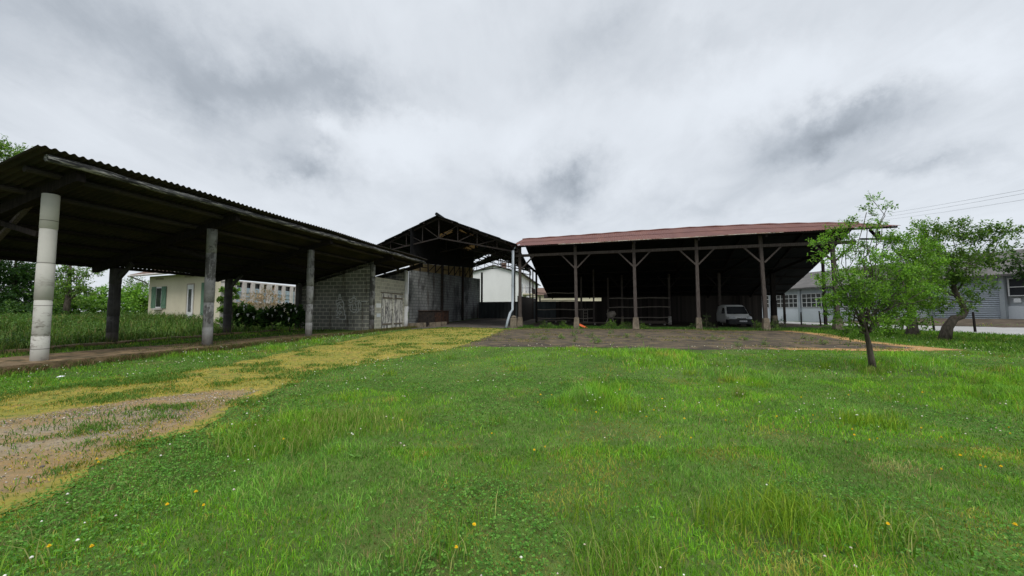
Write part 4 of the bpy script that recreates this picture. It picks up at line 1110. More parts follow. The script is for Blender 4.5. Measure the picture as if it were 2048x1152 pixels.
mb = MB(); n_ = 150; z0_, z1_ = .75, KF.hitX(1950, 553, 0).z
mb.sheet(lambda i, j: (-.12 - .03 * math.cos(2 * math.pi * i / 6), y0 + (y1 - y0) * j, z0_ + (z1_ - z0_) * i / n_), n_, 1, 0); mb.build('shutter_door', M['galv'], wk)
for q in (y0 - .15, y1 + .1):
    mb = MB(); mb.box((-.12, q, .7), (.24, .26, z1_ - .6)); mb.build('door_jamb', M['workblue'], wk)
yw = ky(2042); mb = MB(); mb.box((-.02, yw - .4, KF.hitX(2035, 592, 0).z), (.1, 1.9, 1.25)); g_ = mb.build('window', M['glass'], wk)
mb = MB()
for q in (-1, 0, .95): mb.box((-.09, yw - .4 + q * .95, KF.hitX(2035, 592, 0).z), (.05, .06, 1.25))
for zz in (0, .6, 1.2): mb.box((-.092, yw - .4, KF.hitX(2035, 592, 0).z + zz), (.045, 1.9, .05))
mb.build('glazing_bars', M['white_paint'], g_)
q = KF.hitX(2036, 602, 0); mb = MB(); mb.box((-.05, q.y, q.z - .1), (.03, .34, .28)); mb.build('sign_plate', M['sign'], wk)

# ------------------------------------------------------------------ fence posts, cables
fp = [(1570, 651, 35.5, 1.15, .05), (1603, 651, 33.0, 1.1, .02), (1642, 652, 31.0, 1.2, -.08), (1804, 660, 24.6, 1.05, .22), (1869, 663, 23.6, .95, -.08), (1951, 667, 22.0, 1.15, -.02), (1700, 655, 28.0, 1.1, .04)]
fl = ['first', 'second']
where = ['beside the barn\'s rear corner post', 'in front of the workshop windows near the barn', 'with a slight lean, left of the young tree', 'leaning strongly to one side beside the stump of the second tree', 'between the stump and the twisted tree', 'standing alone in front of the corrugated shutter', 'half hidden behind the young tree']
for k, (px, py, Y, hh, ln) in enumerate(fp):
    p = at(px, py, Y); p.z = h1(p.x, p.y)
    mb = MB(); mb.tube([(0, 0, -.1), (ln * .5, .02, hh * .5), (ln, .03, hh)], [.06, .055, .045], 7)
    o = mb.build('fence_post', M['wood_dark'], None); o.location = p; tag(o, 'thin dark wooden post ' + where[k], 'post', 'old posts along the road verge')
for k, (qa, qb, px2) in enumerate(((371, 437, 1690), (377.5, 440, 1710), (388, 438, 1760))):
    a, b = at(2200, qa - 152 * (qb - qa) / 380 * .95, 24), at(px2, qb, 62)
    d = (b - a); a2 = a - d * .25; mb = MB()
    mb.tube([a2.lerp(b + d * .3, t / 12) - Vector((0, 0, .35 * math.sin(math.pi * t / 12))) for t in range(13)], .010, 5)
    o = mb.build('overhead_cable', M['wire'], None); tag(o, ['uppermost', 'middle', 'lowest'][k] + ' of three thin overhead cables crossing the sky above the trees', 'cable', 'overhead cables')

# ------------------------------------------------------------------ trees and plants
def limb_path(a, b, sag, n=5, wob=.06):
    a = Vector(a); b = Vector(b); L = (b - a).length; pts = []
    for k in range(n + 1):
        t = k / n; p = a.lerp(b, t) + Vector((random.gauss(0, wob) * L * math.sin(math.pi * t), random.gauss(0, wob) * L * math.sin(math.pi * t), sag * L * math.sin(math.pi * t))); pts.append(p)
    return pts


def crown_leaves(clumps, per, size, cols, wts, flat=.75, aspect=.55, twl=.45, droop=0.0):
    P = []; N = []; S = []; tw = []; CJ = []
    for (c, r) in clumps:
        c = np.array(c); nt_ = max(4, int(per * r * r * 4)); cj = 1 + random.gauss(0, .12)
        for _ in range(nt_):
            d = RNG.normal(size=3); d /= np.linalg.norm(d); d[2] *= flat
            s0 = c + d * r * RNG.uniform(.15, .75); L = twl * RNG.uniform(.6, 1.3) * (0.6 + r * .5)
            dr = d + np.array([0, 0, .35 - droop]) + RNG.normal(0, .3, 3); dr /= np.linalg.norm(dr)
            e = s0 + dr * L; tw.append((s0, e)); nl = int(RNG.integers(9, 16)); cj2 = cj * (1 + RNG.normal(0, .1))
            for k in range(nl):
                t = (k + .5) / nl; q = s0 + (e - s0) * t; sd = np.cross(dr, RNG.normal(size=3)); sd /= np.linalg.norm(sd) + 1e-9
                P.append(q + RNG.normal(0, .02, 3)); N.append(dr * .5 + sd * .9 + np.array([0, 0, .05])); S.append(size * RNG.uniform(.65, 1.25)); CJ.append(cj2)
    P = np.array(P); N = np.array(N); S = np.array(S); col = palette(len(P), cols, wts, .16) * np.array(CJ)[:, None]
    return leaves(P, N, S, np.clip(col, .004, .9), aspect), tw


def tree(name, base, trunk, radii, clumps, per, size, cols, wts, label, group=None, limbs=True, fork=None, twl=.45, aspect=.55, cat='tree', twigs=True):
    root = empty(name, base, 0, label, cat, group); B = Vector(base)
    tb = MB(); tr = [Vector(p) - B for p in trunk]
    if len(tr) > 1:
        tb.tube(tr, radii, 10)
        fk = tr[-1] if fork is None else tr[fork]
        cl_ = [(Vector(c) - B, r) for c, r in clumps]
        if limbs:
            for c, r in cl_:
                s_ = min(range(max(0, len(tr) - 3), len(tr)), key=lambda k: (tr[k] - c).length) if fork is None else random.choice(range(fork, len(tr)))
                pts = limb_path(tr[s_], c, .06); L = (c - tr[s_]).length; r0 = radii[s_] * .42
                tb.tube(pts, [max(.008, r0 * (1 - .85 * k / 5)) for k in range(6)], 6)
    (V, L, T, C), tw = crown_leaves([(tuple(Vector(c) - B), r) for c, r in clumps], per, size, cols, wts, twl=twl, aspect=aspect)
    if twigs and len(tr) > 1:
        for (a, b) in tw[::max(1, len(tw) // 250)]:
            tb.tube([a, b], [.007, .003], 4, False)
    if len(tr) > 1: tb.build('trunk', M['bark'], root, smooth=True)
    np_mesh('crown', V, L, T, M['leaf'], C, root)
    return root


G_BRIGHT = [(.12, .24, .032), (.17, .30, .042), (.08, .175, .026), (.045, .11, .018)]
G_MID = [(.09, .175, .032), (.13, .22, .042), (.06, .125, .024), (.17, .24, .06)]
G_DARK = [(.028, .065, .016), (.045, .09, .02), (.018, .045, .012), (.07, .12, .03)]
# young tree in the lawn
tb = gpt(1747, 742); tY = tb[1]; base = Vector((*tb, h1(*tb) - .03))
def T(px, py, dy=0.0): return at(px, py, tY + dy)
trunk = [base, T(1742, 715), T(1738, 690), T(1733, 668), T(1728, 645), T(1728, 620)]
cl1 = [((1640, 487, -.3), .24), ((1668, 465, -.2), .24), ((1640, 520, -.5), .2), ((1700, 480, .2), .24), ((1745, 400, .0), .15), ((1775, 415, .2), .16), ((1733, 425, 0), .16), ((1735, 455, 0), .18), ((1690, 505, -.4), .26), ((1730, 500, .3), .3),
       ((1770, 520, -.3), .32), ((1800, 510, .3), .32), ((1840, 455, .5), .26), ((1820, 480, .3), .28), ((1800, 545, -.5), .36), ((1840, 520, .2), .36), ((1865, 545, .3), .28), ((1700, 555, -.4), .34), ((1745, 560, .4), .38), ((1785, 590, -.2), .4), ((1830, 580, .3), .36),
       ((1680, 600, -.3), .34), ((1720, 610, -.5), .36), ((1760, 625, .3), .34), ((1805, 630, -.2), .36), ((1850, 610, .2), .26), ((1690, 640, .2), .28), ((1735, 655, .4), .22), ((1655, 570, -.2), .22), ((1660, 625, .1), .2), ((1790, 665, .2), .2), ((1840, 650, .3), .2), ((1665, 545, .3), .22), ((1850, 490, .4), .22), ((1720, 540, .6), .34), ((1780, 560, .8), .36), ((1700, 660, -.4), .16), ((1880, 570, .2), .16), ((1690, 670, .1), .2), ((1715, 675, .5), .2), ((1765, 650, -.5), .3), ((1790, 640, .5), .34), ((1660, 600, -.4), .26), ((1640, 560, .2), .16), ((1750, 590, -.6), .36), ((1825, 550, -.4), .36), ((1790, 480, .2), .26), ((1765, 450, .3), .16), ((1850, 580, -.2), .26), ((1700, 445, .1), .2), ((1868, 500, .6), .26), ((1872, 525, .2), .3), ((1860, 580, .5), .3), ((1845, 625, .4), .26), ((1815, 590, .9), .36), ((1690, 580, .2), .3), ((1725, 575, -.7), .34), ((1770, 480, .5), .3), ((1740, 520, -.4), .3)]
tree('young_tree', base, trunk, [.088, .07, .058, .048, .036, .026], [(T(*c), r * .95) for c, r in cl1], 120, .064, G_BRIGHT, (.4, .3, .22, .08), 'young leafy tree with slim trunk standing alone in the lawn', fork=3, twl=.26, aspect=.5)
# twisted tree
tb = gpt(1888, 682); tY = tb[1]; base = Vector((*tb, h1(*tb) - .05))
trunk = [base, T(1895, 655), T(1908, 637), T(1925, 632), T(1931, 622), T(1922, 605), T(1912, 585), T(1905, 560)]
cl2 = [((1870, 470, 0), .7), ((1910, 460, .5), .6), ((1950, 475, 0), .7), ((1990, 470, -.3), .55), ((2020, 462, -.5), .4), ((1870, 520, .6), .8), ((1920, 520, -.5), .8), ((1965, 520, .5), .7), ((1890, 560, 0), .7), ((1945, 560, -.6), .5), ((1850, 600, .4), .5), ((1885, 610, -.3), .5), ((1925, 590, .5), .4), ((1845, 555, -.5), .6), ((1975, 575, 0), .3), ((1845, 490, .8), .6), ((1930, 615, -.8), .25), ((1950, 605, .2), .3), ((2000, 500, .5), .4)]
tree('twisted_tree', base, trunk, [.24, .19, .16, .13, .12, .10, .08, .06], [(T(*c), r * .92) for c, r in cl2], 48, .135, G_MID, (.4, .2, .3, .1), 'spreading tree with a crooked bent trunk in front of the corrugated shutter', fork=5, twl=.5, aspect=.45)
# third tree with stump-like base
tb = gpt(1825, 672); tY = tb[1]; base = Vector((*tb, h1(*tb) - .05))
trunk = [base, T(1825, 655), T(1823, 630), T(1820, 600), T(1815, 570)]
cl3 = [((1800, 560, 0), .7), ((1835, 545, .5), .7), ((1790, 600, 0), .5), ((1840, 590, -.4), .5), ((1810, 510, .5), .7), ((1845, 505, 1), .6), ((1815, 615, .5), .45), ((1780, 540, .3), .5)]
tree('small_tree', base, trunk, [.34, .22, .17, .13, .1], [(T(*c), r * .75) for c, r in cl3], 55, .125, G_MID, (.45, .25, .25, .05), 'tree with a thick stump-like base behind the young tree', fork=2, twl=.5, aspect=.45)
mb = MB(); 
# dark tree coming in from beyond the right edge
tY = 15.0; p = at(2160, 660, tY); base = Vector((p.x, p.y, h1(p.x, p.y)))
trunk = [base, base + Vector((-.1, 0, 1.2)), base + Vector((-.2, .1, 2.4)), base + Vector((-.3, .1, 3.2))]
cl4 = [((2050, 530, 0), .5), ((2030, 545, .4), .4), ((2090, 500, 0), .7), ((2140, 480, .3), .9), ((2200, 520, 0), .8), ((2120, 540, -.3), .6), ((2020, 520, .2), .25), ((2180, 440, 0), .8), ((2060, 555, 0), .3)]
tree('dark_tree', base, trunk, [.2, .16, .13, .1], [(T(*c), r * .9) for c, r in cl4], 36, .12, G_DARK, (.4, .3, .2, .1), 'dark leafy branches hanging in from beyond the right edge near the sign', fork=2, twl=.5)

# trees and bushes beyond the shed on the left
def bgtree(name, px, Y, h, clumps, size, per, cols, wts, label, group=None, r0=.2, cat='tree'):
    global tY
    tY = Y; p = at(px, 640, Y); base = Vector((p.x, p.y, h1(p.x, p.y)))
    trunk = [base, base + Vector((.1, 0, h * .25)), base + Vector((0, .1, h * .5)), base + Vector((.1, 0, h * .8))]
    return tree(name, base, trunk, [r0, r0 * .8, r0 * .6, r0 * .3], [(T(*c), r) for c, r in clumps], per, size, cols, wts, label, group, fork=1, twl=.7, cat=cat)
bgtree('tall_tree', -30, 26, 11, [((20, 310, 0), 1.1), ((-40, 340, 0), 1.6), ((45, 320, .5), .6), ((-120, 300, 0), 1.6), ((-60, 420, 0), 1.8), ((20, 400, .6), 1.5), ((-120, 460, 0), 1.8), ((0, 300, 0), .8)], .17, 16, G_MID, (.5, .3, .1, .1), 'tall tree whose leafy top shows above the shed roof end')
bgtree('evergreen_tree', 20, 30, 6, [((20, 545, 0), 1.6), ((70, 560, .5), 1.4), ((-30, 560, 0), 1.8), ((40, 600, -.5), 1.6), ((-20, 610, 0), 1.6), ((95, 595, 0), 1.1), ((-90, 580, 0), 1.8), ((110, 620, 0), .8)], .2, 24, G_DARK, (.5, .2, .3, 0), 'dark dense tree behind the pale first column of the shed')
bgtree('sparse_tree', 130, 27, 5, [((130, 545, 0), .5), ((160, 545, .2), .5), ((185, 548, 0), .35), ((145, 570, 0), .7), ((120, 590, .3), .9), ((165, 585, 0), .5)], .15, 34, G_MID, (.4, .3, .2, .1), 'loose tree with thin spreading branches left of the cream house')
bl_ = ['yellow-green rounded bush between the first and second shed columns', 'mid green bush between the loose tree and the dark back column', 'bright bush directly beside the cream house wall', 'low bush right behind the pale first column']
for k, (px, Y, cl_) in enumerate(((190, 31, [((180, 600, 0), 1.1), ((215, 595, .4), 1.1), ((195, 620, 0), 1.2), ((240, 610, 0), 1.0)]), (140, 29, [((130, 610, 0), 1.0), ((160, 615, .3), 1.0), ((120, 630, 0), 1.1)]), (265, 34, [((255, 600, 0), 1.2), ((285, 595, .4), 1.2), ((270, 618, 0), 1.3), ((300, 610, 1), 1.2)]), (60, 25, [((55, 625, 0), .8), ((20, 630, .3), .9), ((90, 630, 0), .7)]))):
    tY = Y; p = at(px, 640, Y); base = Vector((p.x, p.y, h1(p.x, p.y)))
    tree('bush', base, [base, base + Vector((0, 0, .6))], [.06, .03], [(T(*c), r) for c, r in cl_], 24, .18, [G_BRIGHT, G_MID, G_BRIGHT, G_DARK][k], (.4, .2, .3, .1), bl_[k], 'bushes beyond the shed', twl=.6, cat='bush', twigs=False)
tY = 40; p = at(270, 640, 40); base = Vector((p.x, p.y, h1(p.x, p.y)))
tree('thin_tree', base, [base, base + Vector((0, 0, 2)), base + Vector((.1, 0, 3.5))], [.09, .07, .04], [(T(268, 568), .9), (T(280, 580), .9), (T(258, 585), .8), (T(290, 572), .6)], 14, .15, G_MID, (.5, .2, .2, .1), 'thin pale leafed tree beside the corner of the cream house', twl=.7)
for k, px in enumerate((-420, -250, 10, 130, 330, 2300, 2500)):
    pass

# arum bed, dry reeds, ivy
def plantbed(name, px, py, Y, cls, size, per, cols, wts, label, cat, group=None, aspect=.5, twl=.5):
    global tY
    tY = Y; p = at(px, py, Y); base = Vector((p.x, p.y, h1(p.x, p.y)))
    return tree(name, base, [base, base + Vector((0, 0, .4))], [.04, .02], [(T(*c), r) for c, r in cls], per, size, cols, wts, label, group, twl=twl, cat=cat, twigs=False, aspect=aspect)
beds = [(490, [((470, 628, 0), .45), ((490, 622, .3), .5), ((510, 628, 0), .5), ((480, 640, 0), .5), ((505, 642, .2), .5)]), (545, [((530, 630, 0), .45), ((550, 625, .2), .4), ((540, 642, 0), .5), ((560, 640, .2), .5)]), (580, [((575, 625, 0), .5), ((595, 630, .3), .5), ((580, 642, 0), .5), ((600, 642, 0), .5)])]
blab = ['clump of dark arum leaves with white flowers, beside the second back column', 'middle clump of dark arum leaves below the dry pinkish reeds', 'clump of dark arum leaves against the corner of the block store']
for k, (px, cls) in enumerate(beds):
    b = plantbed('arum_clump', px, 650, 24.5, cls, .26, 22, G_DARK, (.4, .25, .3, .05), blab[k], 'plant', 'arum clumps behind the shed', .6, .4)
    B = Vector(b.location)
    for _ in range(9 if k == 0 else 6):
        c = random.choice(cls)[0]; q = T(c[0] + random.uniform(-12, 12), c[1] - random.uniform(2, 14), -.35 - random.uniform(0, .3)) - B
        mb = MB(); mb.lathe(q, [(.01, -.1), (.02, -.03), (.055, .04), (.04, .055), (.01, .02)], 8); mb.build('flower', M['white_paint'], b)
b = plantbed('dry_reeds', 530, 640, 27.5, [((505, 600, 0), .5), ((530, 592, 0), .55), ((545, 598, .3), .5), ((520, 612, 0), .5), ((490, 612, 0), .45), ((555, 606, 0), .4)], .2, 20, [(.34, .22, .16), (.28, .2, .12), (.42, .30, .2), (.16, .14, .06)], (.4, .25, .2, .15), 'dry pinkish brown reeds in front of the pale blue panels', 'plant', None, .16, .7)
b = plantbed('ivy_plant', 466, 640, 24.0, [((470, 566, 0), .22), ((472, 580, 0), .22), ((468, 595, 0), .25), ((465, 612, 0), .25), ((445, 620, .2), .3), ((443, 600, .2), .25), ((447, 640, .2), .3), ((446, 580, .2), .2)], .13, 90, G_MID, (.3, .5, .2, 0), 'green ivy climbing a post behind the second back column', 'plant', None, .8, .18)
mb = MB(); p = T(452, 640); mb.box((p.x - b.location.x, .2, -.1), (.3, .3, T(452, 560).z - b.location.z)); 
for (px, z0y, z1y) in ((446, 640, 558),):
    q = T(px, 640, .3); 
ip = empty('gate_pier', (T(446, 640, .4).x, T(446, 640, .4).y, 0), R(-12), 'pale square pier wrapped in ivy beside the cream house', 'pier')
mb = MB(); mb.box((0, 0, .2), (.26, .26, T(446, 562).z - .2)); mb.build('shaft', M['pinkwhite'], ip)
mb = MB(); mb.box((0, 0, T(446, 562).z), (.4, .4, .12)); mb.build('cap', M['pinkwhite'], ip)

# weeds along the barn front
def weed(px, py, Y, r, hh, label, cols=G_MID, size=.065, per=42, group='weeds along the barn front', name='weed_bush'):
    global tY
    tY = Y; p = at(px, py, Y); g = h1(p.x, p.y); base = Vector((p.x, p.y, g))
    cls = [((p.x + random.uniform(-r, r) * .7, p.y + random.uniform(-.3, .3), g + hh * q), r * (.75 - .3 * q)) for q in (.2, .3, .45, .6, .85)]
    return tree(name, base, [base, base + Vector((0, 0, hh * .6))], [.02, .01], cls, per, size, cols, (.4, .2, .3, .1), label, group, twl=.3, cat='weed', twigs=True)
weed(1413, 655, 27.5, .5, 1.1, 'tall leafy weed bush at the fourth barn post, just left of the van', G_DARK, .06, 30)
weed(1392, 657, 27.2, .35, .5, 'low weeds around the footing of the fourth barn post', G_DARK)
weed(1510, 655, 27.2, .4, .7, 'weeds between the van and the leaning fifth barn post')
weed(1560, 655, 26.8, .55, .7, 'weed clump on the outer side of the fifth barn post', G_DARK)
weed(1545, 659, 26.0, .3, .4, 'small weeds at the foot of the leaning fifth barn post')
weed(1224, 652, 29, .5, .55, 'bright weed clump under the barn between the second and third posts', G_BRIGHT)
weed(1128, 652, 29.6, .3, .65, 'spiky weed clump standing just left of the second barn post', G_BRIGHT)
weed(1280, 654, 28.3, .35, .45, 'weeds just behind the third barn post', G_BRIGHT)
weed(1095, 653, 30.2, .5, .3, 'low weeds between the barn corner post and the spiky clump')
weed(1255, 655, 28.8, .5, .3, 'low weeds in front of the third barn post')
# weeds rooted in the yard
yw = [(1095, 664), (1145, 672), (1160, 667), (1180, 675), (1120, 678), (1150, 684), (1190, 688), (1085, 680), (1220, 668), (1255, 676), (1283, 676), (1434, 681), (1488, 681), (1606, 678), (1622, 682), (1645, 690), (1530, 690), (1475, 694), (1068, 676), (1200, 684)]
wtxt = ['near the barn corner', 'in line with the second barn post', 'just right of the second barn post', 'in the yard\'s middle joint', 'in the joint left of the second post', 'taller, near the grass edge', 'at the grass edge below the third post', 'flat, at the yard\'s left', 'below the bright weed clump', 'small, below the third post', 'right of the third post', 'small dark, in front of the van', 'round dark, below the van', 'leafy upright, by the young tree', 'small dark, by the young tree', 'wide leafy, at the right grass edge', 'in the orange edge below the fifth post', 'low, in the orange edge', 'flat, near the left corner', 'beside the grass-edge joint']
for k, (px, py) in enumerate(yw):
    g_ = gpt(px, py); base = Vector((*g_, h1(*g_) + .01)); r = random.uniform(.08, .24)
    cls = [((base.x + random.uniform(-r, r), base.y + random.uniform(-r, r), base.z + q), .06 + r * .3) for q in (.03, .05, .08, .14)] + ([((base.x, base.y, base.z + .35), .1)] if k in (5, 13, 1) else [])
    tree('yard_weed', base, [base, base + Vector((0, 0, .2))], [.008, .004], cls, 150, .034, G_MID if k % 3 else G_MID, (.4, .3, .2, .1), 'small green weed in the dark yard, ' + wtxt[k], 'weeds rooted in the yard', twl=.15, cat='weed', twigs=False)

# ------------------------------------------------------------------ grass
def scatter(n, yr, xr=1.62, power=1.0):
    y = yr[0] + (yr[1] - yr[0]) * RNG.uniform(0, 1, n) ** power; x = RNG.uniform(-1, 1, n) * (xr * y + 1.5); return x, y


SLABP = [tuple(SF.w(a, b)[:2]) for a, b in ((.7, -9), (.7, 20.5), (-1.8, 20.5), (-1.8, -9))]
def lawn_mask(x, y):
    n_ = (fbm(x * 1.3, y * 1.3, 31, 5) - .5)
    d = np.minimum(poly_sdf(x, y, TRACK) + np.maximum(n_, 0) * 1.0, poly_sdf(x, y, YARD) + np.maximum(n_, 0) * 1.5)
    d = np.minimum(d, poly_sdf(x, y, SLABP)); d = np.minimum(d, poly_sdf(x, y, ROAD))
    d = np.minimum(d, poly_sdf(x, y, [tuple(p) for p in HALLFLOOR])); d = np.minimum(d, poly_sdf(x, y, BARNFLOOR) + n_)
    b = np.where((x > 31.5) & (y > 24), -1.0, d)
    return np.minimum(d, b)


parts = []; cnt = 0
DRY = [(*gpt(px, py), r) for px, py, r in ((800, 1080, .28), (900, 1010, .5), (1190, 945, .45), (1130, 1000, .35), (1790, 940, .4), (1760, 1128, .16), (1960, 1060, .4), (1560, 1120, .35), (1990, 910, .5), (930, 740, 1.4), (1560, 870, .4), (150, 1150, .2))]
CGREEN = np.array([(.095, .20, .018), (.135, .25, .024), (.165, .275, .034), (.055, .135, .016), (.26, .235, .07), (.24, .15, .055)])
for (n, yr, hh, ww, pw) in ((150000, (1.2, 4.6), (.05, .12), (.003, .0065), .8), (150000, (4.2, 9), (.06, .13), (.005, .009), .8), (120000, (8.5, 18), (.07, .13), (.009, .016), .8), (80000, (17, 31), (.07, .14), (.014, .026), .9)):
    x, y = scatter(n, yr, 1.62, pw)
    d = lawn_mask(x, y); q = shed_q(x, y); keep = (d > -.55 * RNG.uniform(0, 1, n) ** 2.5) & (q < 6.2) & (poly_sdf(x, y, SLABP) > .02); x, y, d = x[keep], y[keep], d[keep]
    spot = sum(np.exp(-(((x - g0) / r0) ** 2 + ((y - g1) / r0 / .8) ** 2)) for g0, g1, r0 in DRY)
    tall = sstep(.52, .72, fbm(x * .55, y * .55, 5, 4)); dryp = np.clip(sstep(.60, .74, fbm(x * .8 + 40, y * .8, 8, 4)) + spot * .9 * (.4 + vnoise(x * 4, y * 4, 6)), 0, 1); clover = sstep(.54, .66, fbm(x * .45 + 9, y * .45 - 7, 13, 3))
    hs = RNG.uniform(*hh, len(x)) * (.55 + 1.15 * tall) * (1 - .45 * clover) * np.where(RNG.uniform(0, 1, len(x)) < .04, 1.9, 1) * (.35 + .65 * sstep(0, .5, d))
    k = RNG.uniform(0, 1, len(x)); ci = np.where(k < .32, 0, np.where(k < .62, 1, np.where(k < .80, 2, 3)))
    ci = np.where((RNG.uniform(0, 1, len(x)) < .9 * tall) & (ci == 3), 2, ci); ci = np.where((RNG.uniform(0, 1, len(x)) < .75 * clover), np.where(ci == 2, 0, 3), ci)
    nearT = .6 * sstep(1.3, -.2, poly_sdf(x, y, TRACK))
    ci = np.where(RNG.uniform(0, 1, len(x)) < .07 + .75 * dryp + nearT, 4 + (RNG.uniform(0, 1, len(x)) < .3), ci)
    col = np.array([1.07, 1.19, .85]) * CGREEN[ci] * (1 + RNG.normal(0, .15, (len(x), 1))) * (1 + .35 * (fbm(x * .22, y * .22, 17, 3) - .5))[:, None]
    cl3 = fbm(x * 3.2, y * 3.2, 91, 3); cl2 = fbm(x * 1.1, y * 1.1, 92, 3)
    hs = hs * (1 - .35 * dryp) * (.35 + 1.3 * cl3); col = col * (.64 + .55 * sstep(.25, .72, cl3) + .4 * (cl2 - .3))[:, None]
    col[:, 2] *= 1 + .9 * (cl2 < .42); col = np.clip(col, .004, .8)
    P = np.column_stack([x, y, H(x, y) - .005]); parts.append(blades(P, hs, RNG.uniform(*ww, len(x)), hs * RNG.uniform(.15, .95, len(x)), np.clip(col, .004, .8)))
# named long tufts: a bright one front right, others scattered
def tuft(cx_, cy_, rad, n, hh, cols, ww=.006):
    r = rad * np.sqrt(RNG.uniform(0, 1, n)); a = RNG.uniform(0, 2 * np.pi, n); x = cx_ + r * np.cos(a); y = cy_ + .7 * r * np.sin(a)
    hs = hh * RNG.uniform(.5, 1.1, n); col = np.array(cols)[RNG.integers(0, len(cols), n)] * (1 + RNG.normal(0, .15, (n, 1)))
    parts.append(blades(np.column_stack([x, y, H(x, y)]), hs, np.full(n, ww) * RNG.uniform(.7, 1.3, n), hs * RNG.uniform(.1, .8, n), np.clip(col, .01, .8)))
YG = [(.17, .27, .022), (.22, .31, .03), (.12, .22, .02)]; BG = [(.09, .2, .018), (.14, .25, .03), (.24, .26, .08)]
g_ = gpt(1560, 1050); tuft(*g_, .62, 380, .26, YG + BG); g_ = gpt(1660, 1060); tuft(*g_, .5, 260, .2, YG + BG); g_ = gpt(1500, 1060); tuft(*g_, .4, 150, .26, YG); g_ = gpt(1590, 1040); tuft(*g_, .25, 160, .3, YG)
g_ = gpt(545, 890); tuft(*g_, .7, 700, .24, BG, .008); g_ = gpt(720, 850); tuft(*g_, .9, 900, .2, BG, .008); g_ = gpt(620, 850); tuft(*g_, .7, 600, .2, BG, .008)
g_ = gpt(1250, 1130); tuft(*g_, .35, 300, .22, BG); g_ = gpt(860, 1120); tuft(*g_, .3, 140, .24, BG); g_ = gpt(1740, 850); tuft(*g_, .45, 250, .22, YG, .009)
for px, py in ((1747, 742), (1747, 748), (1735, 742), (1760, 744), (1888, 683), (1825, 673)):
    g_ = gpt(px, py); tuft(*g_, .22 + .01 * g_[1], 110, .2, BG, .007 + .0006 * g_[1])
for _ in range(110):
    x_, y_ = scatter(1, (2.2, 18)); 
    if lawn_mask(x_, y_)[0] > .4: tuft(x_[0], y_[0], random.uniform(.1, .35), random.randint(20, 70), random.uniform(.14, .26), BG if random.random() < .7 else YG, .006 + .0006 * y_[0])
V, L, T_, C = join(parts)
tag(np_mesh('lawn_grass', V, L, T_, M['blade'], C), kind='stuff')

# clover leaves: low trefoils in patches along the lawn edge
parts = []
for (n, yr, sz) in ((60000, (1.2, 5.0), (.012, .022)), (60000, (4.5, 13), (.018, .032))):
    x, y = scatter(n, yr, 1.62, .8); d = lawn_mask(x, y); cl_ = sstep(.54, .66, fbm(x * .45 + 9, y * .45 - 7, 13, 3)); edge = sstep(1.9, .5, d) * (x < 2)
    keep = (d > .02) & (RNG.uniform(0, 1, n) < np.maximum(cl_ * .8, edge) + .06) & (shed_q(x, y) < .0)
    x, y = x[keep], y[keep]; n2 = len(x); z = H(x, y) + RNG.uniform(.015, .075, n2)
    for k in range(3):
        a = RNG.uniform(0, 2 * np.pi, n2) + k * 2.1; N = np.column_stack([np.cos(a), np.sin(a), RNG.uniform(-.25, .35, n2)])
        col = palette(n2, [(.075, .19, .026), (.11, .24, .034), (.05, .145, .02), (.15, .27, .055)], (.4, .25, .25, .1))
        parts.append(leaves(np.column_stack([x, y, z]), N, RNG.uniform(*sz, n2), col, .95))
# broad-leaved rosettes among the grass
n = 40; x, y = scatter(n, (1.6, 11), 1.5, .8); keep = lawn_mask(x, y) > .2; x, y = x[keep], y[keep]
for k in range(9):
    n2 = len(x); a = k * 2.4 + RNG.uniform(-.4, .4, n2); N = np.column_stack([np.cos(a), np.sin(a), RNG.uniform(.15, .8, n2)])
    parts.append(leaves(np.column_stack([x, y, H(x, y) + .02]), N, RNG.uniform(.04, .09, n2), palette(n2, [(.10, .2, .03), (.16, .28, .055), (.09, .19, .035)], (.4, .3, .3)), .3))
V, L, T_, C = join(parts); tag(np_mesh('clover_leaves', V, L, T_, M['blade'], C), kind='stuff')

# low moss tufts and seedlings on the track, verge by the slab
parts = []
for (n, yr, ww) in ((150000, (3, 9), (.005, .010)), (130000, (8, 17), (.008, .016)), (90000, (16, 31), (.014, .028))):
    y = RNG.uniform(*yr, n); x = RNG.uniform(-1.7, .1, n) * y - 0
    dT = poly_sdf(x, y, TRACK); gr_ = 1 - sstep(-.5, .6, poly_sdf(x, y, GRAVEL)); nz = fbm(x * 1.3, y * 1.3, 41, 4); sl_ = poly_sdf(x, y, SLABP)
    verge = sstep(1.6, .1, sl_)
    keep = (dT < .25) & (sl_ > .02) & (RNG.uniform(0, 1, n) < (.15 + .85 * sstep(.42, .6, nz)) * (1 - .86 * gr_ * sstep(.25, .5, fbm(x * 2.2, y * 2.2, 44, 3)))); x, y, nz, verge = x[keep], y[keep], nz[keep], verge[keep]; n2 = len(x)
    col = palette(n2, [(.29, .23, .036), (.21, .205, .035), (.12, .165, .028), (.30, .19, .06)], (.4, .3, .2, .1)) * (.6 + .9 * fbm(x * 2.5, y * 2.5, 45, 3))[:, None]; gcol = palette(n2, [(.06, .13, .02), (.09, .17, .025)], (.5, .5))
    pick = (RNG.uniform(0, 1, n2) < .16 + sstep(.50, .64, nz) * .7 + verge * .5)[:, None]
    hs = RNG.uniform(.012, .04, n2) * np.where(pick[:, 0], 2.1, 1)
    parts.append(blades(np.column_stack([x, y, H(x, y) + .015]), hs, RNG.uniform(*ww, n2) * 1.2, hs * RNG.uniform(.3, 1.2, n2), np.where(pick, gcol, col)))
V, L, T_, C = join(parts); tag(np_mesh('moss_cover', V, L, T_, M['blade'], C), kind='stuff')

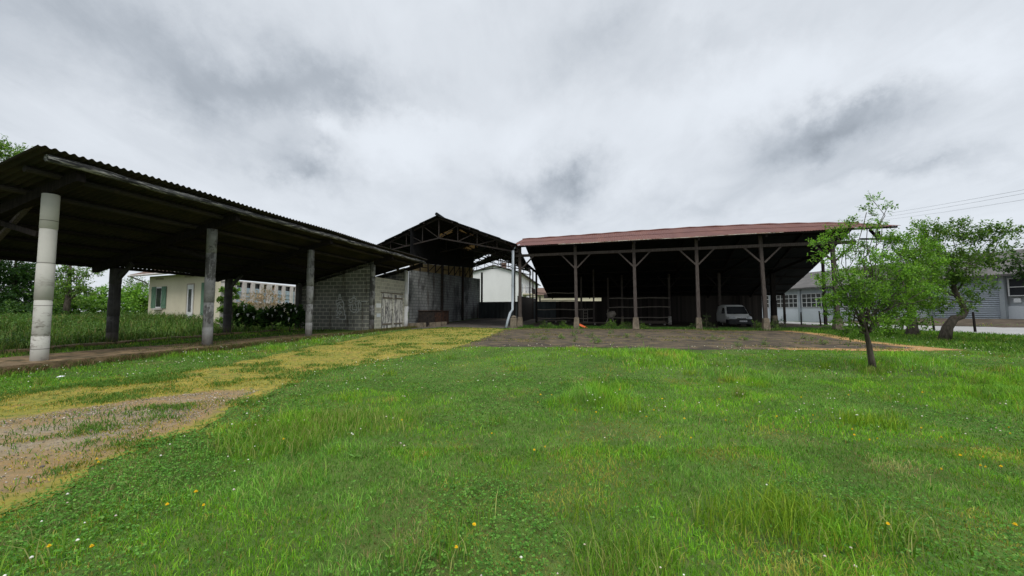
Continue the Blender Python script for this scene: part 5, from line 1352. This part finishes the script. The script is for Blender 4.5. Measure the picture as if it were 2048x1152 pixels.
parts = []; n = 22000; ly = RNG.uniform(-6, 20.3, n); lx = .78 + np.abs(RNG.normal(0, .16, n)) - .1 * (fbm(ly * .7, ly * .1, 66) - .3)
wp = np.array([SF.o.x + lx * SF.ux.x + ly * SF.uy.x, SF.o.y + lx * SF.ux.y + ly * SF.uy.y]).T; keep = fbm(ly * 1.4, lx, 67, 3) > .36; wp = wp[keep]; n2 = len(wp)
hs = RNG.uniform(.08, .26, n2); parts.append(blades(np.column_stack([wp, H(wp[:, 0], wp[:, 1])]), hs, RNG.uniform(.008, .016, n2), hs * RNG.uniform(.2, .9, n2), palette(n2, [(.13, .085, .05), (.09, .13, .03), (.20, .14, .07), (.06, .10, .022)], (.35, .25, .2, .2))))
n = 9000; ly = RNG.uniform(-6, 20.3, n); lx = RNG.uniform(-1.9, .7, n); wp = np.array([SF.o.x + lx * SF.ux.x + ly * SF.uy.x, SF.o.y + lx * SF.ux.y + ly * SF.uy.y]).T
keep = (fbm(wp[:, 0] * 1.3, wp[:, 1] * 1.3, 68, 4) > .53) & ((fbm(wp[:, 0] * .6, wp[:, 1] * .6, 69, 2) > .45)); wp = wp[keep]; n2 = len(wp); hs = RNG.uniform(.03, .11, n2)
parts.append(blades(np.column_stack([wp, np.full(n2, .265)]), hs, RNG.uniform(.008, .016, n2), hs * RNG.uniform(.2, .9, n2), palette(n2, [(.16, .11, .05), (.09, .14, .03), (.06, .10, .022)], (.4, .3, .3))))
# thin growth in the joints and worn patches of the yard
n = 120000; lx = RNG.uniform(-6, 28, n); ly = RNG.uniform(-13, -.2, n); wp = np.array([BF.o.x + lx * BF.ux.x + ly * BF.uy.x, BF.o.y + lx * BF.ux.y + ly * BF.uy.y]).T
jn = np.abs(((ly + .5 * fbm(lx * .8, ly * .8, 71)) * .30) % 1 - .5) < .03; pn = fbm(lx * .7, ly * 1.1, 72, 4); sd_ = poly_sdf(wp[:, 0], wp[:, 1], YARD)
keep = (sd_ < .05) & (RNG.uniform(0, 1, n) < np.where(jn, .45 * sstep(.4, .55, pn), 0) + .5 * sstep(.60, .72, pn) + .5 * sstep(-.9, -.1, sd_) * sstep(.42, .55, pn)); wp = wp[keep]; n2 = len(wp); hs = RNG.uniform(.02, .10, n2)
parts.append(blades(np.column_stack([wp, H(wp[:, 0], wp[:, 1]) + .008]), hs, RNG.uniform(.012, .024, n2), hs * RNG.uniform(.2, 1, n2), palette(n2, [(.20, .15, .06), (.11, .16, .035), (.07, .12, .025), (.26, .19, .09)], (.35, .25, .2, .2))))
V, L, T_, C = join(parts); tag(np_mesh('slab_weeds', V, L, T_, M['blade'], C), kind='stuff')

# tall unmown grass behind the shed, verge grass by the road and barn
parts = []
n = 130000; y = RNG.uniform(9, 42, n); x = RNG.uniform(-2.3, -.2, n) * y; q = shed_q(x, y)
keep = (q > 1.9) & (q < 20) & (RNG.uniform(0, 1, n) < np.where(q < 5.2, .4, .8))
keep &= ~((q < 5.9) & (((x - SF.o.x) * SD[0] + (y - SF.o.y) * SD[1]) > y4 - .1))
x, y, q = x[keep], y[keep], q[keep]; n2 = len(x); hs = np.where(q < 5.4, RNG.uniform(.06, .18, n2), RNG.uniform(.2, .55, n2)) * (.45 + 1.1 * fbm(x * .6, y * .6, 51, 4))
col = palette(n2, [(.06, .12, .022), (.09, .16, .03), (.15, .19, .05), (.04, .085, .016), (.20, .18, .08)], (.3, .25, .15, .2, .1)) * (.35 + .9 * fbm(x * .9, y * .9, 53, 4))[:, None]
parts.append(blades(np.column_stack([x, y, H(x, y)]), hs, RNG.uniform(.015, .035, n2), hs * RNG.uniform(.1, .7, n2), col))
n = 70000; y = RNG.uniform(11, 34, n); x = RNG.uniform(-1.9, -.4, n) * y; q = shed_q(x, y); nz = fbm(x * .8, y * .8, 57, 4)
keep = (q > 6.0) & (q < 18) & (nz > .47); x, y, nz = x[keep], y[keep], nz[keep]; n2 = len(x)
parts.append(leaves(np.column_stack([x, y, H(x, y) + RNG.uniform(.05, 1, n2) * (.15 + 2.6 * (nz - .47))]), RNG.normal(size=(n2, 3)) * [1, 1, .4] + [0, 0, .3], RNG.uniform(.05, .13, n2), palette(n2, [(.045, .10, .02), (.075, .15, .03), (.03, .07, .016), (.12, .19, .05)], (.35, .3, .25, .1)), .5))
V, L, T_, C = join(parts); tag(np_mesh('meadow_grass', V, L, T_, M['blade'], C), kind='stuff')
parts = []
n = 26000; lx = RNG.uniform(-.5, 24, n); ly = RNG.uniform(-.6, 2.6, n); nz = fbm(lx * 1.1, ly * 1.1, 61, 4); keep = (nz > .47); lx, ly = lx[keep], ly[keep]
wp = np.array([BF.o.x + lx * BF.ux.x + ly * BF.uy.x, BF.o.y + lx * BF.ux.y + ly * BF.uy.y]).T; n2 = len(lx)
hs = RNG.uniform(.06, .22, n2); parts.append(blades(np.column_stack([wp, H(wp[:, 0], wp[:, 1])]), hs, RNG.uniform(.012, .028, n2), hs * RNG.uniform(.2, .9, n2), palette(n2, [(.05, .12, .02), (.08, .17, .03), (.03, .08, .015)], (.4, .3, .3))))
n = 40000; x = RNG.uniform(17, 26, n); y = RNG.uniform(13, 45, n); d = lawn_mask(x, y); keep = d > .05; x, y = x[keep], y[keep]; n2 = len(x)
hs = RNG.uniform(.06, .2, n2); parts.append(blades(np.column_stack([x, y, H(x, y)]), hs, RNG.uniform(.014, .03, n2), hs * RNG.uniform(.2, .9, n2), palette(n2, [(.07, .16, .02), (.11, .2, .03), (.15, .22, .05), (.04, .1, .016)], (.35, .3, .15, .2))))
V, L, T_, C = join(parts); tag(np_mesh('verge_grass', V, L, T_, M['blade'], C), kind='stuff')

# gravel stones on the track
parts = []; n = 22000; bx = [p[0] for p in GRAVEL]; by = [p[1] for p in GRAVEL]
x = RNG.uniform(max(min(bx), -16), max(bx), n); y = RNG.uniform(min(by), max(by), n); nz = fbm(x * 1.5 + 5, y * 1.5 + 9, 71, 4); keep = (poly_sdf(x, y, GRAVEL) < -.1) & (RNG.uniform(0, 1, n) < .15 + sstep(.4, .65, nz)); x, y = x[keep], y[keep]; n2 = len(x)
r = RNG.uniform(.004, .014, n2) * np.where(RNG.uniform(0, 1, n2) < .04, 1.9, 1); oct_ = np.array([(1, 0, 0), (0, 1, 0), (-1, 0, 0), (0, -1, 0), (0, 0, .7), (0, 0, -.5)]); an = RNG.uniform(0, 6.28, n2)
ca_, sa_ = np.cos(an)[:, None], np.sin(an)[:, None]; o3 = oct_[None] * RNG.uniform(.6, 1.2, (n2, 6, 1)); Vx = o3[:, :, 0] * ca_ - o3[:, :, 1] * sa_; Vy = o3[:, :, 0] * sa_ + o3[:, :, 1] * ca_
V = np.stack([Vx, Vy, o3[:, :, 2]], 2) * r[:, None, None] + np.column_stack([x, y, H(x, y) + .012])[:, None, :]
fc = np.array([(0, 1, 4), (1, 2, 4), (2, 3, 4), (3, 0, 4), (1, 0, 5), (2, 1, 5), (3, 2, 5), (0, 3, 5)]).ravel(); b = (np.arange(n2) * 6)[:, None]
C = np.repeat(palette(n2, [(.25, .21, .16), (.15, .13, .105), (.36, .32, .27), (.10, .09, .08)], (.4, .3, .15, .15))[:, None], 6, 1).reshape(-1, 3)
m, nt = new_mat('pebble_grey'); s = NT(nt); s.out(s.bsdf(s.attr('col', 'Color'), .85)); M['pebble'] = m
tag(np_mesh('gravel_stones', V.reshape(-1, 3), (b + fc).ravel(), np.full(n2 * 8, 3), M['pebble'], C), kind='stuff')

# white clover and daisy heads
n = 5000; x, y = scatter(n, (1.4, 22), 1.5, .75); d = lawn_mask(x, y); den = .12 + .9 * sstep(.5, .66, fbm(x * .5 + 3, y * .5 + 1, 81, 3)) + .5 * sstep(2.5, .5, d)
keep = (d > .05) & (RNG.uniform(0, 1, n) < den * .55) & (shed_q(x, y) < -.4); x, y = x[keep], y[keep]; n2 = len(x); r = RNG.uniform(.006, .012, n2) + .0007 * y
V = np.stack([oct_] * n2) * r[:, None, None] + np.column_stack([x, y, H(x, y) + RNG.uniform(.09, .17, n2)])[:, None, :]; b = (np.arange(n2) * 6)[:, None]
C = np.repeat(palette(n2, [(.72, .70, .66), (.6, .5, .47), (.5, .42, .34)], (.5, .3, .2), .08)[:, None], 6, 1).reshape(-1, 3)
tag(np_mesh('clover_flowers', V.reshape(-1, 3), (b + fc).ravel(), np.full(n2 * 8, 3), M['petal'], C), kind='stuff')
# dandelions, each a flower of its own
mb = MB()
mb.tube([(0, 0, 0), (.004, .002, .06), (.0, .0, .115)], .0022, 5)
mb.mi = 1
for ring, (rr, zz, np_) in enumerate(((.019, .121, 14), (.013, .126, 10), (.006, .129, 6))):
    for k in range(np_):
        a = 2 * math.pi * (k + .4 * ring) / np_; w = .42 * rr; ca_, sa_ = math.cos(a), math.sin(a)
        mb.add([(0, 0, zz - .005), (rr * .7 * ca_ - w * .5 * sa_, rr * .7 * sa_ + w * .5 * ca_, zz), (rr * ca_, rr * sa_, zz + .002), (rr * .7 * ca_ + w * .5 * sa_, rr * .7 * sa_ - w * .5 * ca_, zz)], [(0, 3, 2, 1)])
m3 = mottled('flower_stem', (.10, .16, .04), (.12, .18, .05), None, 4)
d0 = None
dpx = [(200, 946), (186, 945), (393, 1016), (335, 1042), (408, 1042), (103, 1140), (193, 1138), (937, 1083), (914, 1145), (574, 900), (801, 859), (1070, 920), (1083, 915), (1457, 862), (1495, 876), (1384, 896), (1364, 854), (1562, 850), (1621, 848), (1695, 877), (1706, 888), (1731, 900), (1747, 900), (1845, 795), (1843, 876), (1875, 897), (2015, 876), (2020, 890), (1970, 960), (2028, 1091), (1938, 935), (1961, 937), (1987, 963), (1895, 968), (2005, 958), (1146, 838), (1188, 840), (1330, 810), (1440, 813), (1315, 898), (1077, 800), (1105, 802), (1072, 820), (990, 890), (1310, 838), (1288, 852), (1608, 808), (1690, 800), (1240, 790), (1780, 1085)]
for k, (px, py) in enumerate(dpx):
    g_ = gpt(px, py + 14 if py > 900 else py + 9)
    if k == 0: d0 = o = mb.build('dandelion', [m3, M['yellow']], None)
    else: o = d0.copy(); COL.objects.link(o)
    sc = random.uniform(.45, .7) * (1 + .05 * max(0, g_[1] - 4)); o.location = (g_[0], g_[1], h1(*g_) + .0); sc *= 1.12; o.scale = (sc, sc, 1.5); o.rotation_euler = (random.uniform(-.25, .25), random.uniform(-.25, .25), random.uniform(0, 6))
    tag(o, 'small yellow dandelion flower on a thin stem in the green lawn', 'flower', 'yellow dandelions in the lawn')
# litter
p = gpt(120, 757); mb = MB(); mb.add([(-.12, -.05, .05), (.1, -.07, .07), (.14, .06, .09), (-.08, .07, .06), (0, 0, .11)], [(0, 1, 4), (1, 2, 4), (2, 3, 4), (3, 0, 4), (3, 2, 1, 0)])
o = mb.build('paper_scrap', M['sign'], None); o.location = (*p, h1(*p) + .0); o.scale = (.6, .6, .6); tag(o, 'crumpled white scrap of paper in the grass by the shed slab', 'litter')

# ------------------------------------------------------------------ sky and light
wld = bpy.data.worlds.new('World'); SC.world = wld; wld.use_nodes = True; nt = wld.node_tree; nt.nodes.clear(); s = NT(nt)
ELEV, AZ = R(52), R(205)                     # sun high behind the camera's right shoulder
sky = s.n('ShaderNodeTexSky', sky_type='NISHITA'); sky.sun_disc = False; sky.sun_elevation = ELEV; sky.sun_rotation = AZ
tc = s.n('ShaderNodeTexCoord').outputs['Generated']
dirn = s.n('ShaderNodeVectorMath', operation='NORMALIZE', inp={0: tc}).outputs[0]
sx = s.n('ShaderNodeSeparateXYZ', inp={0: dirn})
zc = s.math('ADD', s.math('MAXIMUM', sx.outputs[2], 0.0), .16)
pl = s.n('ShaderNodeCombineXYZ', inp={0: s.math('DIVIDE', sx.outputs[0], zc), 1: s.math('DIVIDE', sx.outputs[1], zc), 2: 0.0}).outputs[0]
wn = s.n('ShaderNodeTexNoise', inp={'Vector': dirn, 'Scale': 4.5, 'Detail': 8.0, 'Roughness': .64}).outputs['Color']
wv = s.n('ShaderNodeVectorMath', operation='MULTIPLY_ADD', inp={0: s.n('ShaderNodeVectorMath', operation='SUBTRACT', inp={0: wn, 1: (.5, .5, .5)}).outputs[0], 1: (.30, .30, .30), 2: dirn}).outputs[0]
val = s.math('ADD', s.math('MULTIPLY', s.noise(s.mapping(pl, (1, .75, 1), (0, 0, .5)), 1.15, 8, .56, .5), .26), .50)
val = s.math('ADD', val, s.math('MULTIPLY', s.math('SUBTRACT', s.noise(s.mapping(pl, (1.6, .8, 1), (0, 0, .6), (3, 5, 0)), 2.6, 8, .6, .6), .5), .22))
blobs = [(330, 120, 900, 300, -.20), (1500, 60, 700, 120, -.05), (430, 110, 620, 190, -.12), (720, 190, 420, 80, -.10), (590, 345, 170, 85, -.27), (780, 300, 240, 95, .24), (880, 250, 190, 70, .12), (640, 272, 80, 40, .16), (1150, 355, 100, 95, -.28), (1065, 380, 120, 60, -.16), (1040, 270, 190, 110, .12), (1190, 85, 240, 120, -.14), (1640, 285, 220, 110, -.32), (1730, 215, 130, 80, -.16), (1850, 345, 260, 60, -.14), (1500, 185, 380, 110, .17), (1950, 130, 280, 110, .17), (1350, 60, 200, 60, .05), (950, 450, 260, 40, -.05), (1400, 400, 500, 70, -.08), (250, 250, 260, 70, .04), (1280, 360, 80, 100, .06), (60, 60, 160, 160, .05), (940, 20, 120, 80, .05)]
for (px, py, rx, ry, amp) in blobs:
    d = ray(px, py).normalized(); up = Vector((0, 0, 1)); rt = d.cross(up).normalized(); u2 = rt.cross(d).normalized(); k = d.dot(ray(1024, 576).normalized())
    rot = Matrix((rt, u2, -d)).transposed().to_euler()
    mp = s.n('ShaderNodeMapping', vector_type='TEXTURE', inp={'Vector': wv, 'Location': tuple(d), 'Rotation': tuple(rot), 'Scale': (rx / FPX * k * 1.1, ry / FPX * k * 1.1, .8)}).outputs[0]
    gr_ = s.n('ShaderNodeTexGradient', gradient_type='QUADRATIC_SPHERE', inp={'Vector': mp}).outputs['Fac']
    val = s.math('MULTIPLY_ADD', gr_, amp * 1.25, val)
val = s.rng(val, .08, .84, .245, .585)
ccol = s.mix(s.rng(val, .25, .55), (.84, .93, 1.045), (.93, .985, 1.055))
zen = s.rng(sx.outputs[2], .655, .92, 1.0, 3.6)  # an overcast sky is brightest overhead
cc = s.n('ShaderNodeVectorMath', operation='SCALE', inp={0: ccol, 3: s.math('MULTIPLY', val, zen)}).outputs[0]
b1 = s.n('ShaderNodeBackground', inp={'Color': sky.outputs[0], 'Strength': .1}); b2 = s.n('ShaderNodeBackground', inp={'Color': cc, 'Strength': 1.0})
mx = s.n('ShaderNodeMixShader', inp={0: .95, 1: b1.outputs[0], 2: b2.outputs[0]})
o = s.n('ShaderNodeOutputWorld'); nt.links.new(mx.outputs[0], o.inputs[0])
sun = bpy.data.lights.new('sun', 'SUN'); sun.energy = 1.5; sun.angle = R(25); sun.color = (1, .97, .92)
so = bpy.data.objects.new('sun', sun); COL.objects.link(so); so.rotation_euler = (R(90) - ELEV, 0, R(20)); so.location = (10, -20, 30)

cam = bpy.data.cameras.new('camera'); cam.sensor_width = 36; cam.lens = 36 * FPX / 2048; cam.clip_end = 2000; cam.clip_start = .05
co = bpy.data.objects.new('camera', cam); COL.objects.link(co); co.location = (0, 0, CAMZ); co.rotation_euler = (R(90) + PITCH, 0, 0); SC.camera = co
SC.view_settings.view_transform = 'Standard'; SC.view_settings.look = 'None'; SC.view_settings.exposure = 0.6; SC.view_settings.gamma = 1.0
SC.render.resolution_x, SC.render.resolution_y = 1024, 576
SC.cycles.max_bounces = 6; SC.cycles.diffuse_bounces = 4; SC.cycles.transparent_max_bounces = 8; SC.cycles.use_denoising = True
